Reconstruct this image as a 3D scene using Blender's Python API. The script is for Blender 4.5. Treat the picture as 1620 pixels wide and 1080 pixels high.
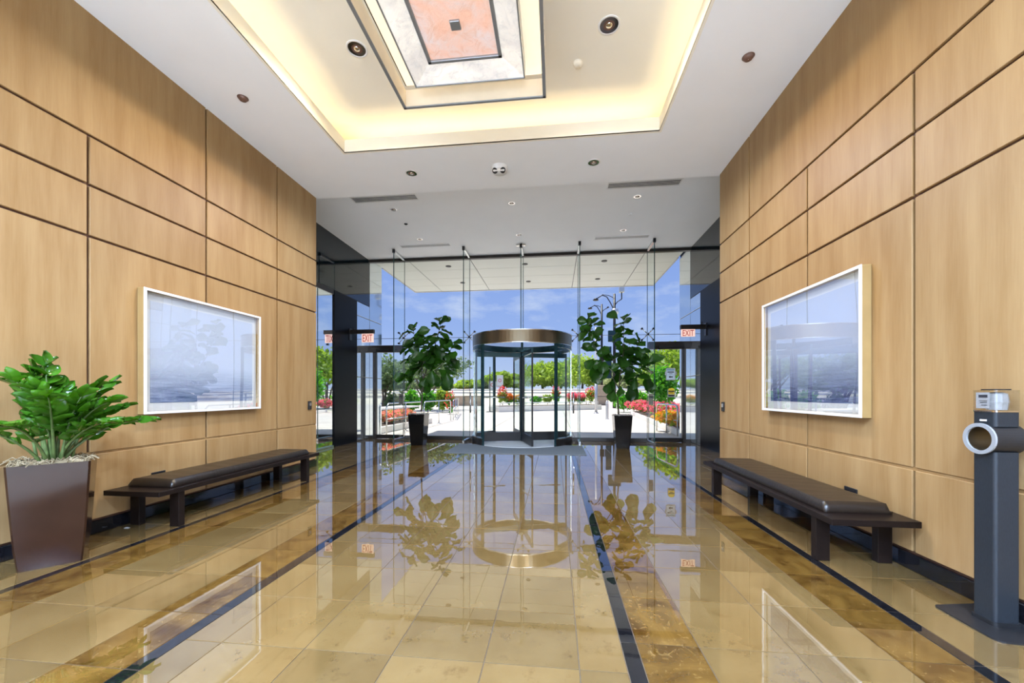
import bpy, bmesh, math, random
import numpy as np
from mathutils import Vector, Matrix

# ------------------------------------------------------------------ clean
for o in list(bpy.data.objects):
    bpy.data.objects.remove(o, do_unlink=True)
S = bpy.context.scene
COL = S.collection
R = math.radians
random.seed(7)

# ------------------------------------------------------------------ camera
FPX, HY, VX, H = 620.0, 622.0, 878.0, 1.3          # focal length px, horizon row, depth vanishing column, eye height
TH = math.atan((VX - 810) / FPX)
cam_d = bpy.data.cameras.new('camera')
cam_d.sensor_width = 36
cam_d.lens = FPX / 1620 * 36
cam_d.shift_y = (HY - 540) / 1620
cam_d.clip_end = 600
cam = bpy.data.objects.new('camera', cam_d)
cam.location = (0, 0, H)
cam.rotation_euler = (R(90), 0, TH)
COL.objects.link(cam)
S.camera = cam

# ------------------------------------------------------------------ view / world / sun
S.view_settings.view_transform = 'Standard'
S.view_settings.look = 'None'
S.view_settings.gamma = 1
S.view_settings.use_curve_mapping = False
S.view_settings.exposure = 0.90
try:
    S.cycles.transparent_max_bounces = 40
    S.cycles.max_bounces = 10
    S.cycles.diffuse_bounces = 5
    S.cycles.glossy_bounces = 6
except Exception:
    pass

w = bpy.data.worlds.new('sky')
S.world = w
w.use_nodes = True
nt = w.node_tree
nt.nodes.clear()
out = nt.nodes.new('ShaderNodeOutputWorld')
bg = nt.nodes.new('ShaderNodeBackground')
tc = nt.nodes.new('ShaderNodeTexCoord')
sep = nt.nodes.new('ShaderNodeSeparateXYZ')
nt.links.new(tc.outputs['Generated'], sep.inputs[0])
ramp = nt.nodes.new('ShaderNodeValToRGB')
ramp.color_ramp.elements[0].position = 0.0
ramp.color_ramp.elements[0].color = (.56, .66, .92, 1)
ramp.color_ramp.elements[1].position = 0.42
ramp.color_ramp.elements[1].color = (.20, .33, .78, 1)
e = ramp.color_ramp.elements.new(0.16)
e.color = (.33, .47, .87, 1)
nt.links.new(sep.outputs[2], ramp.inputs[0])
mp = nt.nodes.new('ShaderNodeMapping')
mp.inputs['Scale'].default_value = (2.2, 2.2, 6.5)
mp.inputs['Rotation'].default_value = (0, R(14), 0)
nt.links.new(tc.outputs['Generated'], mp.inputs[0])
ns = nt.nodes.new('ShaderNodeTexNoise')
ns.inputs['Scale'].default_value = 2.3
ns.inputs['Detail'].default_value = 9
ns.inputs['Roughness'].default_value = .62
nt.links.new(mp.outputs[0], ns.inputs['Vector'])
cr = nt.nodes.new('ShaderNodeValToRGB')
cr.color_ramp.elements[0].position = .52
cr.color_ramp.elements[0].color = (0, 0, 0, 1)
cr.color_ramp.elements[1].position = .80
cr.color_ramp.elements[1].color = (.75, .75, .75, 1)
nt.links.new(ns.outputs[0], cr.inputs[0])
mx = nt.nodes.new('ShaderNodeMixRGB')
mx.inputs[2].default_value = (.80, .86, .97, 1)
nt.links.new(cr.outputs[0], mx.inputs[0])
nt.links.new(ramp.outputs[0], mx.inputs[1])
nt.links.new(mx.outputs[0], bg.inputs[0])
bg.inputs[1].default_value = .535
nt.links.new(bg.outputs[0], out.inputs[0])

sun_d = bpy.data.lights.new('sun', 'SUN')
sun_d.energy = 3.5
sun_d.angle = R(.6)
sun_d.color = (1, .95, .87)
sun = bpy.data.objects.new('sun', sun_d)
sun.location = (-10, 40, 60)
sun.rotation_euler = Vector((.25, -.25, -1.)).to_track_quat('-Z', 'Y').to_euler()
COL.objects.link(sun)

# ------------------------------------------------------------------ pixel helpers (photo pixels -> points)
CT, ST = math.cos(TH), math.sin(TH)
def ray(px, py):
    l = (px - 810) / FPX
    return np.array([l * CT - ST, l * ST + CT, -(py - HY) / FPX])
def on_z(px, py, Z=0.0):
    r = ray(px, py); t = (Z - H) / r[2]
    return (r[0] * t, r[1] * t, Z)
def on_x(px, py, X):
    r = ray(px, py); t = X / r[0]
    return (X, r[1] * t, H + r[2] * t)
def on_y(px, py, Y):
    r = ray(px, py); t = Y / r[1]
    return (r[0] * t, Y, H + r[2] * t)

# ------------------------------------------------------------------ materials
MATS = {}
def mat(name):
    m = bpy.data.materials.new(name)
    m.use_nodes = True
    m.node_tree.nodes.clear()
    o = m.node_tree.nodes.new('ShaderNodeOutputMaterial')
    MATS[name] = m
    return m, m.node_tree, o
def nd(t, kind, **kw):
    n = t.nodes.new(kind)
    for k, v in kw.items():
        n.inputs[k].default_value = v
    return n
def princ(name, col, rough=.5, metal=0., ior=1.5, spec=None, noise=0., nscale=6., bump=0., bscale=60., coat=0., emis=None, estr=0., trans=0., stretch=(1, 1, 1), objrand=0.):
    m, t, o = mat(name)
    p = t.nodes.new('ShaderNodeBsdfPrincipled')
    p.inputs['Base Color'].default_value = (*col, 1)
    p.inputs['Roughness'].default_value = rough
    p.inputs['Metallic'].default_value = metal
    p.inputs['IOR'].default_value = ior
    if coat:
        p.inputs['Coat Weight'].default_value = coat
        p.inputs['Coat Roughness'].default_value = .04
    if emis:
        p.inputs['Emission Color'].default_value = (*emis, 1)
        p.inputs['Emission Strength'].default_value = estr
    if trans:
        p.inputs['Transmission Weight'].default_value = trans
    g = t.nodes.new('ShaderNodeNewGeometry')
    mpn = t.nodes.new('ShaderNodeMapping')
    mpn.inputs['Scale'].default_value = stretch
    t.links.new(g.outputs['Position'], mpn.inputs[0])
    nz = nd(t, 'ShaderNodeTexNoise', Scale=nscale, Detail=5.)
    t.links.new(mpn.outputs[0], nz.inputs['Vector'])
    hsv = nd(t, 'ShaderNodeHueSaturation', Color=(*col, 1))
    mr = nd(t, 'ShaderNodeMapRange')
    mr.inputs['To Min'].default_value = 1 - noise
    mr.inputs['To Max'].default_value = 1 + noise
    mr.inputs['From Min'].default_value = .25
    mr.inputs['From Max'].default_value = .75
    t.links.new(nz.outputs[0], mr.inputs[0])
    if objrand:
        oi = t.nodes.new('ShaderNodeObjectInfo')
        mr2 = nd(t, 'ShaderNodeMapRange')
        mr2.inputs['To Min'].default_value = 1 - objrand
        mr2.inputs['To Max'].default_value = 1 + objrand
        t.links.new(oi.outputs['Random'], mr2.inputs[0])
        mu = t.nodes.new('ShaderNodeMath'); mu.operation = 'MULTIPLY'
        t.links.new(mr.outputs[0], mu.inputs[0]); t.links.new(mr2.outputs[0], mu.inputs[1])
        t.links.new(mu.outputs[0], hsv.inputs['Value'])
    else:
        t.links.new(mr.outputs[0], hsv.inputs['Value'])
    t.links.new(hsv.outputs[0], p.inputs['Base Color'])
    if bump:
        bz = nd(t, 'ShaderNodeTexNoise', Scale=bscale, Detail=3.)
        t.links.new(mpn.outputs[0], bz.inputs['Vector'])
        b = nd(t, 'ShaderNodeBump', Strength=bump, Distance=.01)
        t.links.new(bz.outputs[0], b.inputs['Height'])
        t.links.new(b.outputs[0], p.inputs['Normal'])
    t.links.new(p.outputs[0], o.inputs[0])
    return m

def schlick(t, f0, power=5., f90=1.):
    lw = nd(t, 'ShaderNodeLayerWeight', Blend=.5)
    pw = t.nodes.new('ShaderNodeMath'); pw.operation = 'POWER'
    pw.inputs[1].default_value = power
    t.links.new(lw.outputs['Facing'], pw.inputs[0])
    ma = nd(t, 'ShaderNodeMath'); ma.operation = 'MULTIPLY_ADD'
    ma.inputs[1].default_value = f90 - f0
    ma.inputs[2].default_value = f0
    t.links.new(pw.outputs[0], ma.inputs[0])
    return ma.outputs[0]

def thin_glass(name, tint, f0=.03, f90=.6):
    m, t, o = mat(name)
    tr = nd(t, 'ShaderNodeBsdfTransparent', Color=(*tint, 1))
    gl = nd(t, 'ShaderNodeBsdfGlossy', Color=(.95, 1, 1, 1), Roughness=0.)
    mxs = t.nodes.new('ShaderNodeMixShader')
    t.links.new(schlick(t, f0, 5., f90), mxs.inputs[0])
    t.links.new(tr.outputs[0], mxs.inputs[1])
    t.links.new(gl.outputs[0], mxs.inputs[2])
    t.links.new(mxs.outputs[0], o.inputs[0])
    return m

def stone(name, c1, c2, c3, scale, f0, rough, vein=0., power=3.2, f90=.9, rand=.06):
    """polished stone: mottled diffuse under a strong polished reflection"""
    m, t, o = mat(name)
    g = t.nodes.new('ShaderNodeNewGeometry')
    oi = t.nodes.new('ShaderNodeObjectInfo')
    off = t.nodes.new('ShaderNodeVectorMath'); off.operation = 'MULTIPLY_ADD'
    cx = t.nodes.new('ShaderNodeCombineXYZ')
    for k in range(3):
        t.links.new(oi.outputs['Random'], cx.inputs[k])
    off.inputs[1].default_value = (37, 19, 53)
    t.links.new(cx.outputs[0], off.inputs[0])
    t.links.new(g.outputs['Position'], off.inputs[2])
    n1 = nd(t, 'ShaderNodeTexNoise', Scale=scale, Detail=8., Roughness=.6, Distortion=vein)
    n2 = nd(t, 'ShaderNodeTexNoise', Scale=scale * 5, Detail=8., Roughness=.7, Distortion=vein * 1.5)
    t.links.new(off.outputs[0], n1.inputs['Vector'])
    t.links.new(off.outputs[0], n2.inputs['Vector'])
    rp = t.nodes.new('ShaderNodeValToRGB')
    rp.color_ramp.elements[0].position = .35
    rp.color_ramp.elements[0].color = (*c1, 1)
    rp.color_ramp.elements[1].position = .66
    rp.color_ramp.elements[1].color = (*c2, 1)
    t.links.new(n1.outputs[0], rp.inputs[0])
    rp2 = t.nodes.new('ShaderNodeValToRGB')
    rp2.color_ramp.elements[0].position = .56
    rp2.color_ramp.elements[0].color = (0, 0, 0, 1)
    rp2.color_ramp.elements[1].position = .72
    rp2.color_ramp.elements[1].color = (.7, .7, .7, 1)
    t.links.new(n2.outputs[0], rp2.inputs[0])
    mxx = nd(t, 'ShaderNodeMixRGB', Color2=(*c3, 1))
    t.links.new(rp2.outputs[0], mxx.inputs[0])
    t.links.new(rp.outputs[0], mxx.inputs[1])
    hs = t.nodes.new('ShaderNodeHueSaturation')
    mr = nd(t, 'ShaderNodeMapRange')
    mr.inputs['To Min'].default_value = 1 - rand
    mr.inputs['To Max'].default_value = 1 + rand
    t.links.new(oi.outputs['Random'], mr.inputs[0])
    t.links.new(mr.outputs[0], hs.inputs['Value'])
    t.links.new(mxx.outputs[0], hs.inputs['Color'])
    df = nd(t, 'ShaderNodeBsdfDiffuse')
    t.links.new(hs.outputs[0], df.inputs[0])
    gl = nd(t, 'ShaderNodeBsdfGlossy', Color=(1, 1, 1, 1), Roughness=rough)
    bz = nd(t, 'ShaderNodeTexNoise', Scale=9., Detail=2.)
    t.links.new(g.outputs['Position'], bz.inputs['Vector'])
    b = nd(t, 'ShaderNodeBump', Strength=.012, Distance=.01)
    t.links.new(bz.outputs[0], b.inputs['Height'])
    t.links.new(b.outputs[0], gl.inputs['Normal'])
    mxs = t.nodes.new('ShaderNodeMixShader')
    t.links.new(schlick(t, f0, power, f90), mxs.inputs[0])
    t.links.new(df.outputs[0], mxs.inputs[1])
    t.links.new(gl.outputs[0], mxs.inputs[2])
    t.links.new(mxs.outputs[0], o.inputs[0])
    return m

def wood(name, c1, c2, axis_scale=(9, 9, .55), rough=.32, rand=.05, coat=.25):
    m, t, o = mat(name)
    g = t.nodes.new('ShaderNodeNewGeometry')
    oi = t.nodes.new('ShaderNodeObjectInfo')
    ad = t.nodes.new('ShaderNodeVectorMath'); ad.operation = 'MULTIPLY_ADD'
    cx = t.nodes.new('ShaderNodeCombineXYZ')
    for k in range(3):
        t.links.new(oi.outputs['Random'], cx.inputs[k])
    ad.inputs[1].default_value = (11, 23, 7)
    t.links.new(cx.outputs[0], ad.inputs[0]); t.links.new(g.outputs['Position'], ad.inputs[2])
    mpn = t.nodes.new('ShaderNodeMapping'); mpn.inputs['Scale'].default_value = axis_scale
    t.links.new(ad.outputs[0], mpn.inputs[0])
    n1 = nd(t, 'ShaderNodeTexNoise', Scale=1., Detail=5., Roughness=.55)
    t.links.new(mpn.outputs[0], n1.inputs['Vector'])
    mp2 = t.nodes.new('ShaderNodeMapping'); mp2.inputs['Scale'].default_value = tuple(a * 14 if a > 2 else a * 5 for a in axis_scale)
    t.links.new(ad.outputs[0], mp2.inputs[0])
    n2 = nd(t, 'ShaderNodeTexNoise', Scale=1., Detail=4., Roughness=.6)
    t.links.new(mp2.outputs[0], n2.inputs['Vector'])
    mixn = nd(t, 'ShaderNodeMixRGB', Fac=.22)
    t.links.new(n1.outputs[0], mixn.inputs[1]); t.links.new(n2.outputs[0], mixn.inputs[2])
    rp = t.nodes.new('ShaderNodeValToRGB')
    rp.color_ramp.elements[0].position = .36; rp.color_ramp.elements[0].color = (*c1, 1)
    rp.color_ramp.elements[1].position = .64; rp.color_ramp.elements[1].color = (*c2, 1)
    t.links.new(mixn.outputs[0], rp.inputs[0])
    hs = t.nodes.new('ShaderNodeHueSaturation')
    mr = nd(t, 'ShaderNodeMapRange'); mr.inputs['To Min'].default_value = 1 - rand; mr.inputs['To Max'].default_value = 1 + rand
    t.links.new(oi.outputs['Random'], mr.inputs[0]); t.links.new(mr.outputs[0], hs.inputs['Value'])
    t.links.new(rp.outputs[0], hs.inputs['Color'])
    p = t.nodes.new('ShaderNodeBsdfPrincipled')
    p.inputs['Roughness'].default_value = rough
    p.inputs['Coat Weight'].default_value = coat
    p.inputs['Coat Roughness'].default_value = .25
    p.inputs['IOR'].default_value = 1.36
    t.links.new(hs.outputs[0], p.inputs['Base Color'])
    t.links.new(p.outputs[0], o.inputs[0])
    return m

def leafmat(name, c1, c2, rough=.35, transl=.35, rand=.35, rim=None):
    m, t, o = mat(name)
    oi = t.nodes.new('ShaderNodeObjectInfo')
    g = t.nodes.new('ShaderNodeNewGeometry')
    nz = nd(t, 'ShaderNodeTexNoise', Scale=2.2, Detail=3.)
    t.links.new(g.outputs['Position'], nz.inputs['Vector'])
    ad = t.nodes.new('ShaderNodeMath'); ad.operation = 'MULTIPLY_ADD'
    ad.inputs[1].default_value = rand
    t.links.new(oi.outputs['Random'], ad.inputs[0]); t.links.new(nz.outputs[0], ad.inputs[2])
    ri = t.nodes.new('ShaderNodeMath'); ri.operation = 'MULTIPLY_ADD'; ri.inputs[1].default_value = .35
    t.links.new(g.outputs['Random Per Island'], ri.inputs[0]); t.links.new(ad.outputs[0], ri.inputs[2])
    rp = t.nodes.new('ShaderNodeValToRGB')
    rp.color_ramp.elements[0].position = .4; rp.color_ramp.elements[0].color = (*c1, 1)
    rp.color_ramp.elements[1].position = 1.; rp.color_ramp.elements[1].color = (*c2, 1)
    t.links.new(ri.outputs[0], rp.inputs[0])
    p = t.nodes.new('ShaderNodeBsdfPrincipled')
    p.inputs['Roughness'].default_value = rough
    t.links.new(rp.outputs[0], p.inputs['Base Color'])
    tl = t.nodes.new('ShaderNodeBsdfTranslucent')
    hs = nd(t, 'ShaderNodeHueSaturation', Saturation=1.15, Value=1.9)
    t.links.new(rp.outputs[0], hs.inputs['Color']); t.links.new(hs.outputs[0], tl.inputs[0])
    ms = nd(t, 'ShaderNodeMixShader', Fac=transl)
    t.links.new(p.outputs[0], ms.inputs[1]); t.links.new(tl.outputs[0], ms.inputs[2])
    t.links.new(ms.outputs[0], o.inputs[0])
    return m

princ('ceiling_paint', (.92, .93, .93), .75, noise=.015, nscale=2)
princ('tray_paint', (.91, .86, .73), .7, noise=.015, nscale=2)
wood('wood_panel', (.272, .156, .058), (.35, .223, .098), axis_scale=(7, 7, .8), rough=.5, coat=0.)
princ('groove', (.10, .045, .025), .6, noise=.1)
princ('black_granite', (.008, .008, .010), .06, ior=1.7, noise=.5, nscale=80)
princ('black_stone', (.003, .003, .004), .35, ior=1.2, noise=.3, nscale=60)
stone('cream_marble', (.122, .074, .024), (.160, .104, .039), (.080, .043, .012), 2.0, .04, .006, power=2.5, rand=.13)
stone('brown_marble', (.050, .022, .004), (.135, .072, .015), (.27, .175, .06), 3.0, .03, .008, vein=1.6, power=3.)
stone('black_marble', (.004, .004, .005), (.010, .010, .012), (.02, .02, .022), 4, .06, .012)
princ('pale_bounce_floor', (.62, .57, .49), .4, noise=.06, nscale=3)
princ('grout', (.075, .055, .036), .5, noise=.1)
thin_glass('clear_glass', (.975, .992, .988), .0, .35)
thin_glass('door_glass', (.955, .985, .98), .006, .45)
thin_glass('fin_glass', (.97, .985, .982), .015, .15)
princ('glass_edge', (.03, .075, .07), .15, noise=.2)
princ('bronze', (.035, .030, .026), .3, metal=.6, noise=.15)
princ('bronze_bright', (.17, .135, .085), .28, metal=.9, noise=.08, stretch=(1, 1, .05), nscale=3)
princ('teal_frame', (.02, .055, .065), .25, metal=.5, noise=.2)
princ('steel', (.62, .63, .63), .22, metal=1., noise=.05)
princ('chrome', (.75, .73, .70), .08, metal=1., noise=.05)
princ('dark_metal', (.02, .02, .022), .35, metal=.4, noise=.2)
princ('mirror_glass', (.80, .83, .86), .015, metal=1., noise=.01)
princ('wing_panel', (.66, .72, .75), .05, metal=.92, noise=.04, nscale=1.5)
princ('bulkhead_glass', (.004, .010, .016), .03, ior=1.55, noise=.3, nscale=1.5)
princ('bench_wood', (.009, .0052, .004), .34, ior=1.28, noise=.3, nscale=4, stretch=(12, 1, 12))
princ('leather', (.012, .0075, .005), .30, noise=.2, nscale=30, bump=.25, bscale=9, stretch=(1, 3, 1))
princ('white_frame', (.70, .71, .71), .35, noise=.02)
princ('frame_side', (.42, .28, .11), .35, metal=.35, noise=.08)  # warm reflection on the frame sides put into their colour
princ('planter_brown', (.026, .011, .006), .12, ior=1.45, noise=.15, nscale=5)
princ('planter_black', (.004, .004, .004), .10, ior=1.45, noise=.2, nscale=5)
princ('moss', (.34, .26, .15), .9, noise=.45, nscale=40, bump=.8, bscale=70)
princ('moss_grey', (.30, .27, .24), .9, noise=.5, nscale=40, bump=.8, bscale=70)
princ('bark', (.045, .032, .022), .8, noise=.4, nscale=30, bump=.5)
princ('bark_outside', (.14, .11, .085), .8, noise=.4, nscale=12, bump=.5)
leafmat('fig_leaf', (.004, .016, .004), (.030, .095, .012), .3, .5)
leafmat('zz_leaf', (.005, .030, .004), (.050, .165, .010), .14, .15)
princ('zz_stem', (.09, .14, .04), .35, noise=.3, nscale=25)
leafmat('tree_leaf', (.10, .19, .025), (.34, .44, .085), .6, .4)
leafmat('tree_leaf_dark', (.05, .085, .045), (.15, .21, .09), .6, .35)
leafmat('tree_leaf_lush', (.035, .15, .03), (.16, .42, .05), .5, .4)
leafmat('tree_leaf_pale', (.16, .19, .10), (.34, .38, .20), .6, .4)
leafmat('flower_pink', (.65, .07, .12), (.95, .26, .32), .6, .25)
leafmat('flower_red', (.55, .03, .03), (.85, .10, .09), .6, .25)
leafmat('flower_orange', (.60, .13, .03), (.85, .42, .06), .6, .25)
leafmat('flower_salmon', (.75, .17, .12), (.95, .42, .32), .6, .25)
princ('mat_rubber', (.105, .125, .14), .85, noise=.25, nscale=120, bump=.4, bscale=300)
princ('door_floor', (.48, .52, .54), .25, noise=.06)
princ('concrete', (.62, .56, .485), .85, noise=.10, nscale=1.2)
princ('concrete_pale', (.80, .76, .70), .85, noise=.08, nscale=1.2)
princ('joint_dark', (.30, .27, .23), .9, noise=.1)
princ('asphalt', (.62, .60, .57), .9, noise=.12, nscale=1)
princ('grass', (.38, .42, .16), .9, noise=.3, nscale=3)
princ('dry_verge', (.74, .66, .50), .9, noise=.16, nscale=.5, stretch=(.2, 3, 3))
princ('brick_buff', (.50, .38, .26), .85, noise=.15, nscale=6)
princ('canopy_panel', (.70, .72, .66), .35, noise=.03, nscale=1)
princ('black_plastic', (.012, .012, .013), .4, noise=.2)
princ('graphite', (.016, .020, .025), .45, metal=.2, noise=.25, nscale=200, stretch=(1, 1, .2))
princ('white_plastic', (.80, .80, .79), .35, noise=.02)
princ('silver_paint', (.55, .56, .57), .35, metal=.6, noise=.05)
princ('ring_silver', (.34, .35, .36), .3, metal=.3, noise=.04)
princ('bin_film', (.24, .24, .24), .3, noise=.15, nscale=60)
princ('label_paper', (.40, .39, .38), .5, noise=.02)
princ('ink', (.015, .015, .02), .6, noise=.1)
princ('sign_blue', (.20, .33, .42), .4, noise=.05)
princ('sign_pale', (.62, .72, .78), .4, noise=.04)
princ('sign_yellow', (.85, .58, .02), .4, noise=.05)
princ('sign_red', (.65, .04, .03), .4, noise=.05)
princ('brown_cover', (.16, .085, .06), .4, noise=.1)
princ('dark_planter', (.07, .07, .075), .7, noise=.2)
princ('soil', (.10, .07, .045), .95, noise=.4, nscale=20)
princ('vent_dark', (.03, .03, .032), .6, noise=.1)
princ('vent_slat', (.62, .62, .61), .4, metal=.3, noise=.05)
princ('exit_panel', (.75, .55, .48), .3, noise=.15, nscale=20, emis=(1., .62, .5), estr=.35)
princ('exit_letter', (.30, .008, .008), .4, noise=.1, emis=(.6, .02, .01), estr=.12)
princ('lamp_glow', (1, .9, .75), .5, noise=.01, emis=(1, .86, .66), estr=3.)
princ('pendant_frame', (.86, .74, .55), .4, noise=.06)
princ('pendant_panel_glow', (.88, .80, .66), .5, noise=.02, emis=(1, .84, .60), estr=.35)  # glow added to brighten the panel and the fascia around it
princ('pewter', (.36, .38, .40), .35, metal=.7, noise=.08)
thin_glass('clear_plastic', (.90, .90, .89), .08, .5)

def alabaster(name, c1, c2, c3, estr):
    m, t, o = mat(name)
    g = t.nodes.new('ShaderNodeNewGeometry')
    n1 = nd(t, 'ShaderNodeTexNoise', Scale=2.6, Detail=6., Roughness=.6, Distortion=.6)
    n2 = nd(t, 'ShaderNodeTexNoise', Scale=9., Detail=8., Roughness=.7, Distortion=1.5)
    t.links.new(g.outputs['Position'], n1.inputs['Vector']); t.links.new(g.outputs['Position'], n2.inputs['Vector'])
    rp = t.nodes.new('ShaderNodeValToRGB')
    rp.color_ramp.elements[0].position = .40; rp.color_ramp.elements[0].color = (*c1, 1)
    rp.color_ramp.elements[1].position = .62; rp.color_ramp.elements[1].color = (*c2, 1)
    t.links.new(n1.outputs[0], rp.inputs[0])
    r2 = t.nodes.new('ShaderNodeValToRGB')
    r2.color_ramp.elements[0].position = .5; r2.color_ramp.elements[0].color = (0, 0, 0, 1)
    r2.color_ramp.elements[1].position = .75; r2.color_ramp.elements[1].color = (.8, .8, .8, 1)
    t.links.new(n2.outputs[0], r2.inputs[0])
    mxx = nd(t, 'ShaderNodeMixRGB', Color2=(*c3, 1))
    t.links.new(r2.outputs[0], mxx.inputs[0]); t.links.new(rp.outputs[0], mxx.inputs[1])
    p = nd(t, 'ShaderNodeBsdfPrincipled', Roughness=.3)
    t.links.new(mxx.outputs[0], p.inputs['Base Color']); t.links.new(mxx.outputs[0], p.inputs['Emission Color'])
    p.inputs['Emission Strength'].default_value = estr
    b = nd(t, 'ShaderNodeBump', Strength=.4, Distance=.03)
    t.links.new(n2.outputs[0], b.inputs['Height']); t.links.new(b.outputs[0], p.inputs['Normal'])
    t.links.new(p.outputs[0], o.inputs[0])
alabaster('alabaster_pale', (.70, .66, .62), (.86, .82, .74), (.50, .49, .48), .24)
alabaster('alabaster_rose', (.80, .48, .36), (.72, .60, .58), (.66, .34, .20), .24)

def seascape(name, sky, seac, seac2, z0, zh, streak):
    """a framed sea photograph behind strongly reflecting glazing"""
    m, t, o = mat(name)
    g = t.nodes.new('ShaderNodeNewGeometry')
    sp = t.nodes.new('ShaderNodeSeparateXYZ'); t.links.new(g.outputs['Position'], sp.inputs[0])
    mr = nd(t, 'ShaderNodeMapRange'); mr.inputs['From Min'].default_value = z0; mr.inputs['From Max'].default_value = zh
    t.links.new(sp.outputs[2], mr.inputs[0])
    mpn = t.nodes.new('ShaderNodeMapping'); mpn.inputs['Scale'].default_value = (1, streak, 26)
    t.links.new(g.outputs['Position'], mpn.inputs[0])
    nz = nd(t, 'ShaderNodeTexNoise', Scale=1.4, Detail=9., Roughness=.7, Distortion=.8)
    t.links.new(mpn.outputs[0], nz.inputs['Vector'])
    rp = t.nodes.new('ShaderNodeValToRGB')
    rp.color_ramp.elements[0].position = .38; rp.color_ramp.elements[0].color = (*seac, 1)
    rp.color_ramp.elements[1].position = .66; rp.color_ramp.elements[1].color = (*seac2, 1)
    t.links.new(nz.outputs[0], rp.inputs[0])
    rz = t.nodes.new('ShaderNodeValToRGB')
    rz.color_ramp.elements[0].position = .12; rz.color_ramp.elements[0].color = (0, 0, 0, 1)
    rz.color_ramp.elements[1].position = 1.; rz.color_ramp.elements[1].color = (1, 1, 1, 1)
    t.links.new(mr.outputs[0], rz.inputs[0])
    mxx = nd(t, 'ShaderNodeMixRGB', Color2=(*sky, 1))
    t.links.new(rz.outputs[0], mxx.inputs[0]); t.links.new(rp.outputs[0], mxx.inputs[1])
    df = nd(t, 'ShaderNodeBsdfDiffuse'); t.links.new(mxx.outputs[0], df.inputs[0])
    t.links.new(df.outputs[0], o.inputs[0])
seascape('sea_misty', (.52, .57, .68), (.055, .085, .19), (.30, .36, .52), 1.16, 1.62, 2.)
seascape('sea_dark', (.48, .53, .66), (.02, .03, .10), (.17, .20, .36), 1.17, 1.75, 3.)
princ('picture_mat', (.66, .67, .68), .7, noise=.01)
m_, t_, o_ = mat('picture_glazing')
tr_ = nd(t_, 'ShaderNodeBsdfTransparent', Color=(.97, .98, .98, 1))
gl_ = nd(t_, 'ShaderNodeBsdfGlossy', Color=(1, 1, 1, 1), Roughness=.004)
mx_ = t_.nodes.new('ShaderNodeMixShader')
t_.links.new(schlick(t_, .14, 2.2, 1.), mx_.inputs[0])
t_.links.new(tr_.outputs[0], mx_.inputs[1]); t_.links.new(gl_.outputs[0], mx_.inputs[2])
t_.links.new(mx_.outputs[0], o_.inputs[0])

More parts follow.
